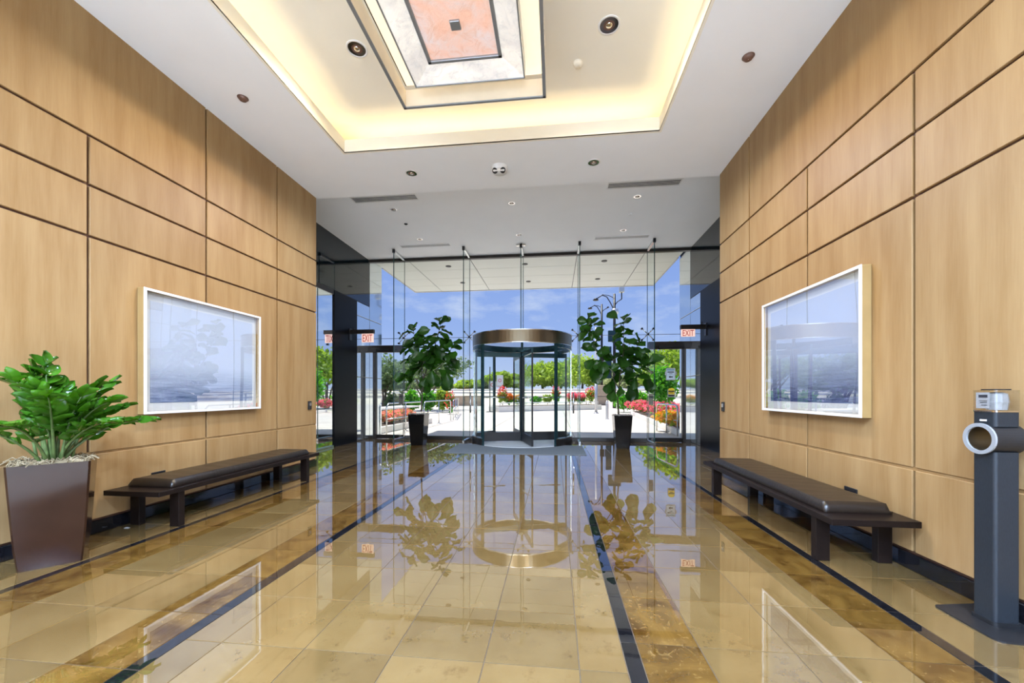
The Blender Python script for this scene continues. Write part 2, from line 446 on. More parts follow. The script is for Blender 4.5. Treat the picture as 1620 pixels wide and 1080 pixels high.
# ------------------------------------------------------------------ mesh building
class MB:
    def __init__(s):
        s.v = []; s.f = []; s.sm = []
    def add(s, vs, fs, smooth=False):
        b = len(s.v)
        s.v.extend([tuple(float(c) for c in p) for p in vs])
        s.f.extend([tuple(b + i for i in f) for f in fs])
        s.sm.extend([smooth] * len(fs))
        return s
    def box(s, x0, x1, y0, y1, z0, z1):
        vs = [(x, y, z) for x in (x0, x1) for y in (y0, y1) for z in (z0, z1)]
        return s.add(vs, [(0, 1, 3, 2), (4, 6, 7, 5), (0, 4, 5, 1), (2, 3, 7, 6), (0, 2, 6, 4), (1, 5, 7, 3)])
    def bevbox(s, x0, x1, y0, y1, z0, z1, b):
        """box with chamfered edges (24 verts)"""
        lo = (x0, y0, z0); hi = (x1, y1, z1)
        bm = bmesh.new()
        bmesh.ops.create_cube(bm, size=1)
        for v in bm.verts:
            for k in range(3):
                v.co[k] = lo[k] if v.co[k] < 0 else hi[k]
        bmesh.ops.bevel(bm, geom=list(bm.edges), offset=b, segments=1, affect='EDGES')
        bm.verts.index_update()
        s.add([v.co for v in bm.verts], [[v.index for v in f.verts] for f in bm.faces])
        bm.free()
        return s
    def bar(s, a, b, wd, ht=None):
        """square bar from a to b"""
        ht = ht or wd
        a = Vector(a); b = Vector(b); d = (b - a).normalized()
        up = Vector((0, 0, 1)) if abs(d.z) < .95 else Vector((0, 1, 0))
        x = d.cross(up).normalized() * wd / 2; y = x.cross(d).normalized() * ht / 2
        vs = [a - x - y, a + x - y, a + x + y, a - x + y, b - x - y, b + x - y, b + x + y, b - x + y]
        return s.add(vs, [(3, 2, 1, 0), (4, 5, 6, 7), (0, 1, 5, 4), (1, 2, 6, 5), (2, 3, 7, 6), (3, 0, 4, 7)])
    def tube(s, pts, rad, n=8, cap=True):
        """round tube through points; rad a number or one per point"""
        pts = [Vector(p) for p in pts]
        rs = rad if hasattr(rad, '__len__') else [rad] * len(pts)
        vs = []; fs = []
        prev = None
        for i, p in enumerate(pts):
            d = (pts[min(i + 1, len(pts) - 1)] - pts[max(i - 1, 0)])
            if d.length < 1e-9: d = Vector((0, 0, 1))
            d.normalize()
            if prev is None:
                up = Vector((0, 0, 1)) if abs(d.z) < .9 else Vector((1, 0, 0))
                x = d.cross(up).normalized()
            else:
                x = (prev - d * prev.dot(d))
                x = x.normalized() if x.length > 1e-6 else d.orthogonal().normalized()
            prev = x
            y = d.cross(x)
            for k in range(n):
                a = 2 * math.pi * k / n
                vs.append(p + (x * math.cos(a) + y * math.sin(a)) * rs[i])
        for i in range(len(pts) - 1):
            for k in range(n):
                k2 = (k + 1) % n
                fs.append((i * n + k, i * n + k2, (i + 1) * n + k2, (i + 1) * n + k))
        s.add(vs, fs, True)
        if cap:
            b = len(s.v) - len(vs)
            s.f.append(tuple(b + k for k in reversed(range(n)))); s.sm.append(False)
            s.f.append(tuple(b + (len(pts) - 1) * n + k for k in range(n))); s.sm.append(False)
        return s
    def lathe(s, prof, c=(0, 0, 0), n=24, smooth=True):
        """profile [(r,z)] turned about z at c"""
        vs = []; fs = []
        for r, z in prof:
            for k in range(n):
                a = 2 * math.pi * k / n
                vs.append((c[0] + r * math.cos(a), c[1] + r * math.sin(a), c[2] + z))
        for i in range(len(prof) - 1):
            for k in range(n):
                k2 = (k + 1) % n
                fs.append((i * n + k, i * n + k2, (i + 1) * n + k2, (i + 1) * n + k))
        return s.add(vs, fs, smooth)
    def prism(s, poly, z0, z1, smooth=False):
        n = len(poly)
        vs = [(x, y, z0) for x, y in poly] + [(x, y, z1) for x, y in poly]
        fs = [tuple(reversed(range(n))), tuple(range(n, 2 * n))] + [(k, (k + 1) % n, n + (k + 1) % n, n + k) for k in range(n)]
        return s.add(vs, fs, smooth)
    def arc(s, c, r0, r1, a0, a1, z0, z1, n=20):
        """solid arc wall between radii, angles in degrees"""
        vs = []; fs = []
        for i in range(n + 1):
            a = R(a0 + (a1 - a0) * i / n)
            for r, z in ((r0, z0), (r1, z0), (r1, z1), (r0, z1)):
                vs.append((c[0] + r * math.cos(a), c[1] + r * math.sin(a), z))
        for i in range(n):
            for k in range(4):
                k2 = (k + 1) % 4
                fs.append((i * 4 + k, (i + 1) * 4 + k, (i + 1) * 4 + k2, i * 4 + k2))
        if abs(abs(a1 - a0) - 360) > .01:
            fs.append((0, 1, 2, 3)); fs.append((n * 4 + 3, n * 4 + 2, n * 4 + 1, n * 4))
        return s.add(vs, fs)
    def mesh(s, name, material):
        me = bpy.data.meshes.new(name)
        me.from_pydata(s.v, [], s.f)
        me.polygons.foreach_set('use_smooth', s.sm)
        bm = bmesh.new(); bm.from_mesh(me)
        bmesh.ops.recalc_face_normals(bm, faces=bm.faces)
        bm.to_mesh(me); bm.free()
        me.materials.append(MATS[material])
        me.update()
        return me
    def build(s, name, material, parent=None, loc=None):
        return put(name, s.mesh(name, material), parent, loc)

def put(name, me, parent=None, loc=None, rot=None):
    o = bpy.data.objects.new(name, me)
    COL.objects.link(o)
    if parent is not None:
        o.parent = parent
    if loc is not None:
        o.location = loc
    if rot is not None:
        o.rotation_euler = rot
    return o
def thing(name, label, cat, loc=(0, 0, 0), rz=0., group=None):
    o = bpy.data.objects.new(name, None)
    o.empty_display_size = .1
    COL.objects.link(o)
    o.location = loc; o.rotation_euler = (0, 0, rz)
    return tag(o, label, cat, group)
def tag(o, label, cat, group=None):
    o['label'] = label; o['category'] = cat
    if group: o['group'] = group
    return o
def struct(o, label=None, cat=None):
    o['kind'] = 'structure'
    if label: o['label'] = label
    if cat: o['category'] = cat
    return o
def sempty(name, label, cat):
    o = bpy.data.objects.new(name, None); COL.objects.link(o)
    return struct(o, label, cat)
def text_mesh(txt, size, material, depth=.002):
    c = bpy.data.curves.new('lettering', 'FONT')
    c.body = txt; c.size = size; c.extrude = depth; c.align_x = 'CENTER'; c.align_y = 'CENTER'
    o = bpy.data.objects.new('lettering', c); COL.objects.link(o)
    dg = bpy.context.evaluated_depsgraph_get()
    me = bpy.data.meshes.new_from_object(o.evaluated_get(dg))
    bpy.data.objects.remove(o, do_unlink=True); bpy.data.curves.remove(c)
    me.materials.clear(); me.materials.append(MATS[material])
    return me

# ------------------------------------------------------------------ room dimensions
XL, XR = -4.24, 2.615            # wood wall faces
YW = 6.58                        # far end of the wood walls
YB = -6.0                        # back of the lobby, behind the camera
ZC, ZV, ZT = 4.785, 5.14, 5.20   # near ceiling, vestibule ceiling, tray ceiling
YG = 10.80                       # front glass
AX = -0.87                       # axis of the entrance
SL, SR = -5.33, 3.56             # polished side planes of the vestibule
ML, MR_ = -5.95, 4.20            # alcove back planes

# ------------------------------------------------------------------ floor
fl = struct(MB().box(-6.6, 5.0, YB, YG, -.2, -.003).build('floor', 'grout'), 'polished cream marble lobby floor with brown and black stone bands', 'floor')
row0, pitch, GAP = 1.8695, .4625, .0022
tile_cache = {}
def tile(name, x0, x1, y0, y1, material):
    wx, wy = round(x1 - x0, 3), round(y1 - y0, 3)
    key = (wx, wy, material)
    if key not in tile_cache:
        tile_cache[key] = MB().bevbox(-wx / 2 + GAP, wx / 2 - GAP, -wy / 2 + GAP, wy / 2 - GAP, -.02, 0, .0012).mesh(name, material)
    put(name, tile_cache[key], fl, ((x0 + x1) / 2, (y0 + y1) / 2, 0))
def rows(off, ya, yb):
    k = math.ceil((ya - off) / pitch - 1e-6)
    ys = [ya] if off + k * pitch - ya > .02 else []
    while off + k * pitch < yb - .02:
        ys.append(off + k * pitch); k += 1
    return ys + [yb]
def strip(name, x0, x1, ys, material):
    for a, b in zip(ys[:-1], ys[1:]):
        tile(name, x0, x1, a, b, material)
ctr = [-1.94, -1.73, -1.268, -.805, -.342, .115, .34]
rc = rows(row0, .94, YG)
rs_ = rows(row0 + .232, .94, YG)
for a, b in zip(ctr[:-1], ctr[1:]):
    strip('floor_tile', a, b, rc, 'cream_marble')
for cols in ([-3.225, -2.80, -2.35], [.735, 1.195, 1.655]):
    for a, b in zip(cols[:-1], cols[1:]):
        strip('floor_tile', a, b, rs_, 'cream_marble')
for a, b in ((-2.35, -2.02), (.42, .735), (1.655, 1.965), (-3.575, -3.225)):
    strip('brown_band_tile', a, b, rs_, 'brown_marble')
for a, b in ((-2.02, -1.94), (.34, .42), (1.965, 2.04), (-3.645, -3.575)):
    strip('black_band_tile', a, b, rs_, 'black_marble')
strip('border_tile', XL, -3.645, rs_, 'cream_marble')
strip('border_tile', 2.04, XR, rs_, 'cream_marble')
rv = rows(row0 + .232, YW, YG)
for cols in ([SL - .02, -4.79, XL], [XR, 3.09, SR + .02]):
    for a, b in zip(cols[:-1], cols[1:]):
        strip('border_tile', a, b, rv, 'cream_marble')

# unseen rear floor, added pale to bounce light up to the ceiling
struct(MB().box(XL, XR, YB, .938, -.003, 0).build('floor_rear_bounce', 'pale_bounce_floor'), 'unseen pale floor added behind the viewer to bounce light up', 'floor')

# ------------------------------------------------------------------ wood walls
def wood_wall(name, sgn, X, vert, top_vert, label):
    back = X + sgn * .022
    far = X + sgn * 2.2
    wl = struct(MB().box(min(back, far), max(back, far), YB, YW, 0, ZC + .3).build(name, 'groove'), label, 'wall')
    G = .011
    xs_ = sorted((X + sgn * .010, back + sgn * .002))
    MB().box(xs_[0], xs_[1], YB, YW, .73, .76).build('reveal_strip', 'wood_panel', wl)
    def panel(y0, y1, z0, z1):
        xs = sorted((X, back + sgn * .002))
        MB().bevbox(xs[0], xs[1], y0 + G, y1 - G, z0 + G, z1 - G, .004).build('wood_panel', 'wood_panel', wl)
    levels = [.125, .745, 2.74, 3.21, 3.665]
    ends = [-1.77, -.54, .69, 1.92] + vert + [YW + .011]
    for z0, z1 in zip(levels[:-1], levels[1:]):
        for a, b in zip(ends[:-1], ends[1:]):
            panel(a, b, z0, z1)
    tv = [-1.77] + top_vert + [YW + .011]
    for a, b in zip(tv[:-1], tv[1:]):
        panel(a, b, 3.665, ZC + .02)
    return wl
wood_wall('wall_left', -1, XL, [3.14, 4.36, 5.59], [1.92, 4.36, 5.59], 'tan wood-panelled wall with dark reveals, left of the entrance')
wood_wall('wall_right', 1, XR, [3.18, 4.40, 5.63], [1.92, 5.63], 'tan wood-panelled wall with dark reveals, right of the entrance')
struct(MB().bevbox(XL - .02, XL + .012, YB, YW, 0, .118, .004).build('baseboard_left', 'black_granite'), 'polished black granite baseboard under the left wood wall', 'baseboard')
struct(MB().bevbox(XR - .012, XR + .02, YB, YW, 0, .118, .004).build('baseboard_right', 'black_granite'), 'polished black granite baseboard under the right wood wall', 'baseboard')
struct(MB().box(-6.6, 5.0, YB - .2, YB, 0, ZC + .3).build('wall_back', 'ceiling_paint'), 'white plaster wall at the back of the lobby', 'wall')

# ------------------------------------------------------------------ ceilings
TX0, TX1, TY0, TY1 = -3.035, 1.38, 1.0, 5.39        # tray opening
CV = .45                                            # cove depth behind the lip
cb = MB()
cb.box(-6.6, 5.0, YB, TY0, ZC, ZC + .015).box(-6.6, 5.0, TY1, YW + .02, ZC, ZC + .015)
cb.box(-6.6, TX0, TY0, TY1, ZC, ZC + .015).box(TX1, 5.0, TY0, TY1, ZC, ZC + .015)
cb.box(-6.6, 5.0, YW - .02, YW + .02, ZC + .015, ZV + .3)
struct(cb.build('ceiling', 'ceiling_paint'), 'flat white ceiling of the lobby around the lit tray', 'ceiling')
lip = MB()
LT = .03
for x0, x1, y0, y1 in ((TX0 - LT, TX0, TY0 - LT, TY1 + LT), (TX1, TX1 + LT, TY0 - LT, TY1 + LT), (TX0, TX1, TY1, TY1 + LT), (TX0, TX1, TY0 - LT, TY0)):
    lip.box(x0, x1, y0, y1, ZC - .001, 4.976)
struct(lip.build('trim_1', 'tray_paint'), 'cream upstand lip around the lit ceiling tray', 'trim')
tr = MB().box(TX0 - CV, TX1 + CV, TY0 - CV, TY1 + CV, ZT, ZT + .02)
for x0, x1, y0, y1 in ((TX0 - CV - .02, TX0 - CV, TY0 - CV, TY1 + CV), (TX1 + CV, TX1 + CV + .02, TY0 - CV, TY1 + CV), (TX0 - CV, TX1 + CV, TY1 + CV, TY1 + CV + .02), (TX0 - CV, TX1 + CV, TY0 - CV - .02, TY0 - CV)):
    tr.box(x0, x1, y0, y1, ZC + .015, ZT)
struct(tr.build('ceiling_tray', 'tray_paint'), 'cream tray ceiling washed by hidden cove light', 'ceiling')
struct(MB().box(-6.6, 5.0, YW + .02, YG + .1, ZV, ZV + .1).build('ceiling_vestibule', 'ceiling_paint'), 'white ceiling over the entrance by the glass front', 'ceiling')

def area(name, loc, rot, sx, sy, power, col):
    d = bpy.data.lights.new(name, 'AREA'); d.shape = 'RECTANGLE'; d.size = sx; d.size_y = sy
    d.energy = power; d.color = col
    o = bpy.data.objects.new(name, d); o.location = loc; o.rotation_euler = rot
    COL.objects.link(o)
    return o
WARM = (1, .80, .48)
COVE = 1.2
cz = ZC + .06
area('cove_light', ((TX0 + TX1) / 2, TY1 + .22, cz), (R(180), 0, 0), TX1 - TX0, .06, COVE * 4.4, WARM)
area('cove_light', ((TX0 + TX1) / 2, TY0 - .22, cz), (R(180), 0, 0), TX1 - TX0, .06, COVE * 4.4, WARM)
area('cove_light', (TX0 - .22, (TY0 + TY1) / 2, cz), (R(180), 0, 0), .06, TY1 - TY0, COVE * 4.4, WARM)
area('cove_light', (TX1 + .22, (TY0 + TY1) / 2, cz), (R(180), 0, 0), .06, TY1 - TY0, COVE * 4.4, WARM)

# ------------------------------------------------------------------ vestibule sides
def side(sgn, S0, tagname, word, ypier):
    """polished side plane: mirror glass, black pier, dark glass bulkhead above, metal wing continuing outside"""
    def bx(a, b, y0, y1, z0, z1, name, m, lab, cat):
        xs = sorted((a, b))
        return struct(MB().box(xs[0], xs[1], y0, y1, z0, z1).build(name, m), lab, cat)
    out_ = S0 + sgn * .9
    mw = bx(S0 + sgn * .02, out_, YW, ypier, 0, 3.70, 'wall_mirror_' + tagname, 'mirror_glass', 'mirror glass side of the entrance, %s of the doors' % word, 'wall')
    xs = sorted((S0, S0 + sgn * .05))
    MB().bevbox(xs[0], xs[1], YW, ypier, 3.70, 3.81, .006).build('transom', 'bronze', mw)
    MB().bevbox(xs[0], xs[1], YW, ypier, 0, .05, .006).build('sill', 'steel', mw)
    bx(S0, out_, YW, YG, 3.81, ZV + .06, 'wall_bulkhead_' + tagname, 'bulkhead_glass', 'dark glass bulkhead over the %s side of the entrance' % word, 'wall')
    bx(S0 - sgn * .01, out_, ypier, 10.08, 0, 3.81, 'wall_pier_' + tagname, 'black_stone', 'black stone pier at the %s end of the glass front' % word, 'wall')
    yend = on_x(604 if sgn < 0 else 1075, 600, S0)[1]
    wg = bx(S0 + sgn * .02, out_, 10.08, yend, 0, 7.5, 'wall_wing_' + tagname, 'dark_metal', 'metal-clad facade wing outside, %s of the glass front' % word, 'wall')
    zs = [0.0, 1.75, 3.42, 5.2]
    ys = [10.085, YG + .02, yend - .002]
    for z0, z1 in zip(zs[:-1], zs[1:]):
        for y0, y1 in zip(ys[:-1], ys[1:]):
            zz1 = min(z1, 3.80) if y0 < YG - .1 else z1
            if zz1 - z0 < .1: continue
            xs = sorted((S0, S0 + sgn * .018))
            MB().bevbox(xs[0], xs[1], y0 + .008, y1 - .008, z0 + .008, zz1 - .008, .003).build('metal_panel', 'wing_panel', wg)
    return wg
side(-1, SL, 'left', 'left', 8.99)
side(1, SR, 'right', 'right', 8.9)
struct(MB().box(-7, 5.6, YB - .3, YG + .06, 5.5, 5.7).build('roof_light_block', 'dark_metal'), 'unseen flat slab added over the lobby to block light leaks', 'roof_light_block')  # unseen slab added above the ceilings to stop light leaking in
for nm, a, b in (('wall_light_block_left', -7, -6.2), ('wall_light_block_right', 4.4, 5.6)):  # unseen side boxes added to keep outside light from leaking in
    struct(MB().box(a, b, YB - .3, YG, 0, 5.5).build(nm, 'concrete'), 'unseen outer wall box added to block light leaks', 'wall')

# ------------------------------------------------------------------ front glass wall
gw = sempty('window_1', 'full-height frameless glass entrance wall with glass fins', 'glass wall')
FX = [-4.27, -2.375, AX, .62, 2.45]
ZJ = 2.87
GT = .012
def pane(x0, x1, z0, z1, m='clear_glass'):
    return MB().box(x0 + .004, x1 - .004, YG, YG + GT, z0 + .004, z1 - .004).build('glass_pane', m, gw)
ZTOP = ZV - .07
for a, b in ((SL, FX[0]), (FX[0], FX[1]), (FX[1], FX[2]), (FX[2], FX[3]), (FX[3], FX[4]), (FX[4], SR)):
    pane(a, b, ZJ, ZTOP)
for a, b in ((FX[0], FX[1]), (FX[3], FX[4])):
    pane(a, b, .10, ZJ)
pane(SL, FX[0], 2.68, ZJ); pane(FX[4], SR, 2.68, ZJ)
RC = (-.885, 10.56); RR = 1.33
pane(FX[1], RC[0] - RR - .01, .10, ZJ); pane(RC[0] + RR + .01, FX[3], .10, ZJ)
MB().box(SL, SR, YG - .05, YG + .06, ZTOP - .01, ZV).build('header', 'bronze', gw)
for a, b in ((FX[0], RC[0] - RR), (RC[0] + RR, FX[4])):
    MB().bevbox(a, b, YG - .05, YG + .05, 0, .10, .006).build('sill', 'bronze', gw)
for a, b in ((SL, FX[0]), (FX[0], FX[1]), (FX[1], FX[3]), (FX[3], FX[4]), (FX[4], SR)):
    MB().box(a, b, YG - .002, YG + GT + .002, ZJ - .005, ZJ + .005).build('silicone_joint', 'dark_metal', gw)
FY0, FY1 = 10.03, YG - .01
for i, x in enumerate(FX):
    z0 = .06 if i != 2 else ZJ + .02
    fn = MB().box(x - .010, x + .010, FY0 + .012, FY1, z0, ZTOP + .02).build('glass_fin', 'fin_glass', gw)
    MB().box(x - .0105, x + .0105, FY0, FY0 + .012, z0, ZTOP + .02).build('edge', 'glass_edge', fn)
    MB().box(x - .008, x + .008, FY1 + .001, FY1 + .009, z0, ZTOP).build('edge', 'glass_edge', fn)
    if i != 2:
        MB().bevbox(x - .03, x + .03, FY0 - .01, FY1 - .03, 0, .075, .005).build('shoe', 'steel', fn)
    b = MB().bevbox(x - .032, x + .032, FY0 - .02, FY0 + .035, ZV - .10, ZV - .002, .004)
    b.build('top_bracket', 'dark_metal', fn)
    MB().bevbox(x - .028, x + .028, FY0 + .04, FY1, ZV - .07, ZV - .004, .004).build('top_channel', 'steel', fn)
    if i == 2:
        MB().bevbox(x - .12, x + .12, FY0 - .02, FY0 + .05, ZV - .05, ZV - .002, .005).build('top_plate', 'chrome', fn)
    # spider fitting: four arms with round caps
    sp = MB().tube([(x, YG - .10, ZJ), (x, YG - .06, ZJ)], .028, 12).build('spider_fitting', 'dark_metal', gw)
    for sx in (-1, 1):
        for sz in (-1, 1):
            if i == 2 and sz < 0: continue
            tip = (x + sx * .15, YG - .07, ZJ + sz * .15)
            MB().tube([(x, YG - .08, ZJ), tip], [.016, .010], 8).build('arm', 'steel', sp)
            MB().tube([(tip[0], YG - .085, tip[2]), (tip[0], YG - .001, tip[2])], .026, 12).build('cap', 'dark_metal', sp)

# ------------------------------------------------------------------ hinged glass doors at both ends
def glass_door(name, x0, x1, hinge, lab):
    d = sempty(name, lab, 'door')
    f = MB()
    hx0, hx1 = (x0 + .01, x0 + .10) if hinge < 0 else (x1 - .10, x1 - .01)
    MB().bevbox(x0, x1, YG - .07, YG + .05, 2.47, 2.67, .006).build('head', 'bronze', d)
    MB().bevbox(x0 + .25, x1 - .18, YG - .12, YG - .072, 2.49, 2.56, .006).build('door_closer', 'dark_metal', d)
    hp = x0 + .06 if hinge < 0 else x1 - .06
    px = hp + .12 * (-hinge)
    MB().bevbox(px - .045, px + .045, YG - .07, YG + .05, 0, 2.47, .006).build('frame_post', 'bronze', d)
    s0, s1 = (x0 + .005, px - .047) if hinge < 0 else (px + .047, x1 - .005)
    MB().box(s0, s1, YG, YG + GT, .09, 2.465).build('side_light', 'door_glass', d)
    MB().box(s0, s1, YG - .04, YG + .04, .0, .09).build('sill', 'bronze', d)
    l0, l1 = (px + .05, x1 - .012) if hinge < 0 else (x0 + .012, px - .05)
    lf = MB().box(l0, l1, YG - .02, YG - .008, .12, 2.46).build('leaf', 'door_glass', d)
    MB().bevbox(l0, l1, YG - .045, YG + .015, .012, .12, .005).build('bottom_rail', 'bronze', lf)
    MB().box(l0 if hinge > 0 else l1 - .012, l0 + .012 if hinge > 0 else l1, YG - .03, YG, .12, 2.46).build('edge_strip', 'dark_metal', lf)
    ex = l1 - .0 if hinge < 0 else l0
    MB().bevbox(min(ex, ex + hinge * .11), max(ex, ex + hinge * .11), YG - .10, YG - .022, .99, 1.29, .01).build('lock_case', 'black_plastic', lf)
    bx0 = ex + (-.12 if hinge < 0 else .06)
    MB().bevbox(bx0, bx0 + .075, YG - .06, YG - .046, .03, .105, .004).build('floor_lock', 'steel', lf)
    MB().tube([(bx0 + .037, YG - .066, .067), (bx0 + .037, YG - .058, .067)], .014, 10).build('keyhole', 'black_plastic', lf)
    return d, l0, l1
glass_door('door_1', SL, FX[0] - .015, -1, 'hinged glass door with dark head, left of the revolving door')
d2, l0, l1 = glass_door('door_2', FX[4] + .015, SR, 1, 'hinged glass door with two notices, right of the revolving door')

# notices taped to the right door
def notice_panel(parent_name, label, px0, py0, px1, py1, builder):
    a = on_y(px0, py1, YG - .024); b = on_y(px1, py0, YG - .024)
    t_ = thing(parent_name, label, 'notice', (a[0], YG - .024, a[2]))
    builder(t_, b[0] - a[0], b[2] - a[2])
def blue_notice(t, wd, ht):
    MB().box(0, wd, -.002, .002, 0, ht).build('sheet', 'label_paper', t)
    MB().box(wd * .06, wd * .94, -.004, -.002, ht * .08, ht * .95).build('blue_field', 'sign_pale', t)
    MB().box(wd * .10, wd * .90, -.006, -.004, ht * .80, ht * .91).build('blue_band', 'sign_blue', t)
    MB().box(wd * .15, wd * .85, -.006, -.004, ht * .64, ht * .72).build('headline', 'ink', t)
    MB().box(wd * .33, wd * .67, -.006, -.004, ht * .52, ht * .56).build('text_line', 'ink', t)
    m = MB(); cz_ = ht * .28; aw = wd * .45; x0 = wd * .27
    pts = [(x0, cz_), (x0 + aw * .42, cz_ + ht * .10), (x0 + aw * .42, cz_ + ht * .045), (x0 + aw, cz_ + ht * .045), (x0 + aw, cz_ - ht * .045), (x0 + aw * .42, cz_ - ht * .045), (x0 + aw * .42, cz_ - ht * .10)]
    m.add([(p[0], -.006, p[1]) for p in pts] + [(p[0], -.004, p[1]) for p in pts], [tuple(range(7)), tuple(reversed(range(7, 14)))] + [(k, (k + 1) % 7, 7 + (k + 1) % 7, 7 + k) for k in range(7)])
    m.build('arrow', 'ink', t)
    for k, (q0, q1) in enumerate(((-.10, .02), (wd - .02 if False else wd * .98, wd * 1.12))):
        x0_, x1_ = (q0 * wd, q1 * wd) if k == 0 else (q0, q1)
        MB().box(x0_, x1_, -.0045, -.002, ht * .42, ht * .72).build('tape', 'label_paper', t)
def yellow_notice(t, wd, ht):
    MB().box(0, wd, -.002, .002, 0, ht * .80).build('sheet', 'label_paper', t)
    pts = [(wd * .10, ht * .30), (wd * .95, ht * .30), (wd * .95, ht * .82)] + [(wd * .525 + wd * .42 * math.cos(R(a)), ht * .80 + ht * .17 * math.sin(R(a))) for a in range(15, 166, 15)] + [(wd * .10, ht * .82)]
    n = len(pts)
    MB().add([(p[0], -.004, p[1]) for p in pts] + [(p[0], -.002, p[1]) for p in pts], [tuple(range(n)), tuple(reversed(range(n, 2 * n)))] + [(k, (k + 1) % n, n + (k + 1) % n, n + k) for k in range(n)]).build('yellow_field', 'sign_yellow', t)
    MB().box(wd * .14, wd * .92, -.006, -.004, ht * .56, ht * .68).build('headline', 'ink', t)
    MB().box(wd * .30, wd * .76, -.006, -.004, ht * .44, ht * .49).build('text_line', 'ink', t)
    MB().box(wd * .12, wd * .92, -.005, -.002, ht * .09, ht * .24).build('dark_band', 'ink', t)
notice_panel('door_notice', 'blue and white door notice with a black left arrow', 1053.5, 582, 1068.5, 601.5, blue_notice)
notice_panel('door_notice', 'yellow and black notice on the right door, below the arrow notice', 1056, 613, 1067.5, 628, yellow_notice)

# ------------------------------------------------------------------ revolving door
rd = thing('revolving_door', 'bronze and glass revolving door in the middle of the glass front', 'revolving door', (RC[0], RC[1], 0))
c0 = (0, 0)
ZD0, ZD1 = 2.53, 2.82
ring = MB().arc(c0, RR - .045, RR, 176, 364, ZD0, ZD1, 48).build('canopy_ring', 'bronze_bright', rd)
MB().arc(c0, RR - .045, RR, 4, 176, ZD0, ZD0 + .17, 40).build('rear_ring', 'teal_frame', rd)
MB().arc(c0, RR, RR + .012, 176, 364, ZD1 - .012, ZD1 + .008, 64).build('ring_edge', 'steel', ring)
MB().arc(c0, RR - .05, RR + .006, 0, 360, ZD0 - .014, ZD0, 64).build('ring_edge', 'steel', ring)
MB().lathe([(0.01, ZD0 + .14), (RR - .05, ZD0 + .14), (RR - .05, ZD0 + .155), (.01, ZD0 + .155)], n=48, smooth=False).build('canopy_glass', 'clear_glass', rd)
OP = 44
for a0 in (-90 + OP, 90 + OP):
    a1 = a0 + 180 - 2 * OP
    cg = MB().arc(c0, RR - .028, RR - .018, a0 + 2, a1 - 2, .20, ZD0 - .014, 24).build('curved_glass', 'door_glass', rd)
    MB().arc(c0, RR - .05, RR + .01, a0 - 1, a1 + 1, 0, .17, 24).build('base_curb', 'bronze', rd)
    MB().arc(c0, RR - .055, RR + .015, a0 - 1, a1 + 1, .17, .20, 24).build('base_cap', 'steel', rd)
    MB().arc(c0, RR - .05, RR - .005, a0, a1, ZD0 - .10, ZD0 - .014, 24).build('top_track', 'teal_frame', rd)
    for aa in (a0, a1, (a0 + a1) / 2):
        px, py = (RR - .023) * math.cos(R(aa)), (RR - .023) * math.sin(R(aa))
        w_ = .035 if aa in (a0, a1) else .015
        MB().prism([(px + w_ * math.cos(R(aa + q)) * 1.2, py + w_ * math.sin(R(aa + q)) * 1.2) for q in (45, 135, 225, 315)], .0, ZD0 - .014).build('post', 'teal_frame' if aa in (a0, a1) else 'steel', rd)
MB().lathe([(0.005, .0), (RR - .055, .0), (RR - .055, .014), (.005, .014)], n=64, smooth=False).build('floor_plate', 'door_floor', rd)
MB().tube([(0, 0, .015), (0, 0, ZD0 + .14)], .035, 14).build('shaft', 'teal_frame', rd)
MB().lathe([(.01, 2.40), (.16, 2.40), (.16, 2.46), (.01, 2.46)], n=24, smooth=False).build('shaft_collar', 'teal_frame', rd)
WA = 16.2
wing_len = RR - .075
for k in range(4):
    wg_ = thing('wing', '', 'x') if False else None
    a = R(-90 + WA + 90 * k)
    wpar = MB().box(.05, wing_len - .03, -.006, .006, .26, 2.27).build('wing', 'door_glass', rd)
    wpar.rotation_euler = (0, 0, a)
    MB().bevbox(.035, wing_len, -.022, .022, 2.27, 2.39, .004).build('top_rail', 'teal_frame', wpar)
    MB().bevbox(.035, wing_len, -.022, .022, .03, .26, .004).build('bottom_rail', 'black_plastic', wpar)
    MB().bevbox(wing_len - .04, wing_len, -.018, .018, .26, 2.27, .004).build('stile', 'dark_metal', wpar)
    MB().bevbox(.036, .07, -.018, .018, .26, 2.27, .004).build('stile', 'dark_metal', wpar)
    pb = MB().tube([(.45, -.07, 1.19), (1.05, -.07, 1.19)], .014, 10)
    pb.tube([(.50, -.07, 1.19), (.50, -.006, 1.19)], .009, 8).tube([(1.0, -.07, 1.19), (1.0, -.006, 1.19)], .009, 8)
    pb.build('push_bar', 'steel', wpar)
# vertical pull handles on the outer curved glass
for s_ in (-1, 1):
    px = s_ * (RR + .03)
    MB().tube([(px, -.28, .78), (px, -.28, 1.32)], .022, 10).build('guard_bar', 'steel', rd)

# entrance mat
aa_ = math.degrees(math.asin((RC[1] - 9.80) / (RR + .025)))
poly = [(-2.42, 9.80), (-2.42, 8.33), (.66, 8.33), (.66, 9.80)]
for k in range(21):
    a = R(-aa_ - (180 - 2 * aa_) * k / 20)
    poly.append((RC[0] + (RR + .025) * math.cos(a), RC[1] + (RR + .025) * math.sin(a)))
mp_ = MB().prism(poly, 0, .012).build('entrance_mat', 'mat_rubber')
tag(mp_, 'grey rubber-backed entrance mat in front of the revolving door', 'mat')

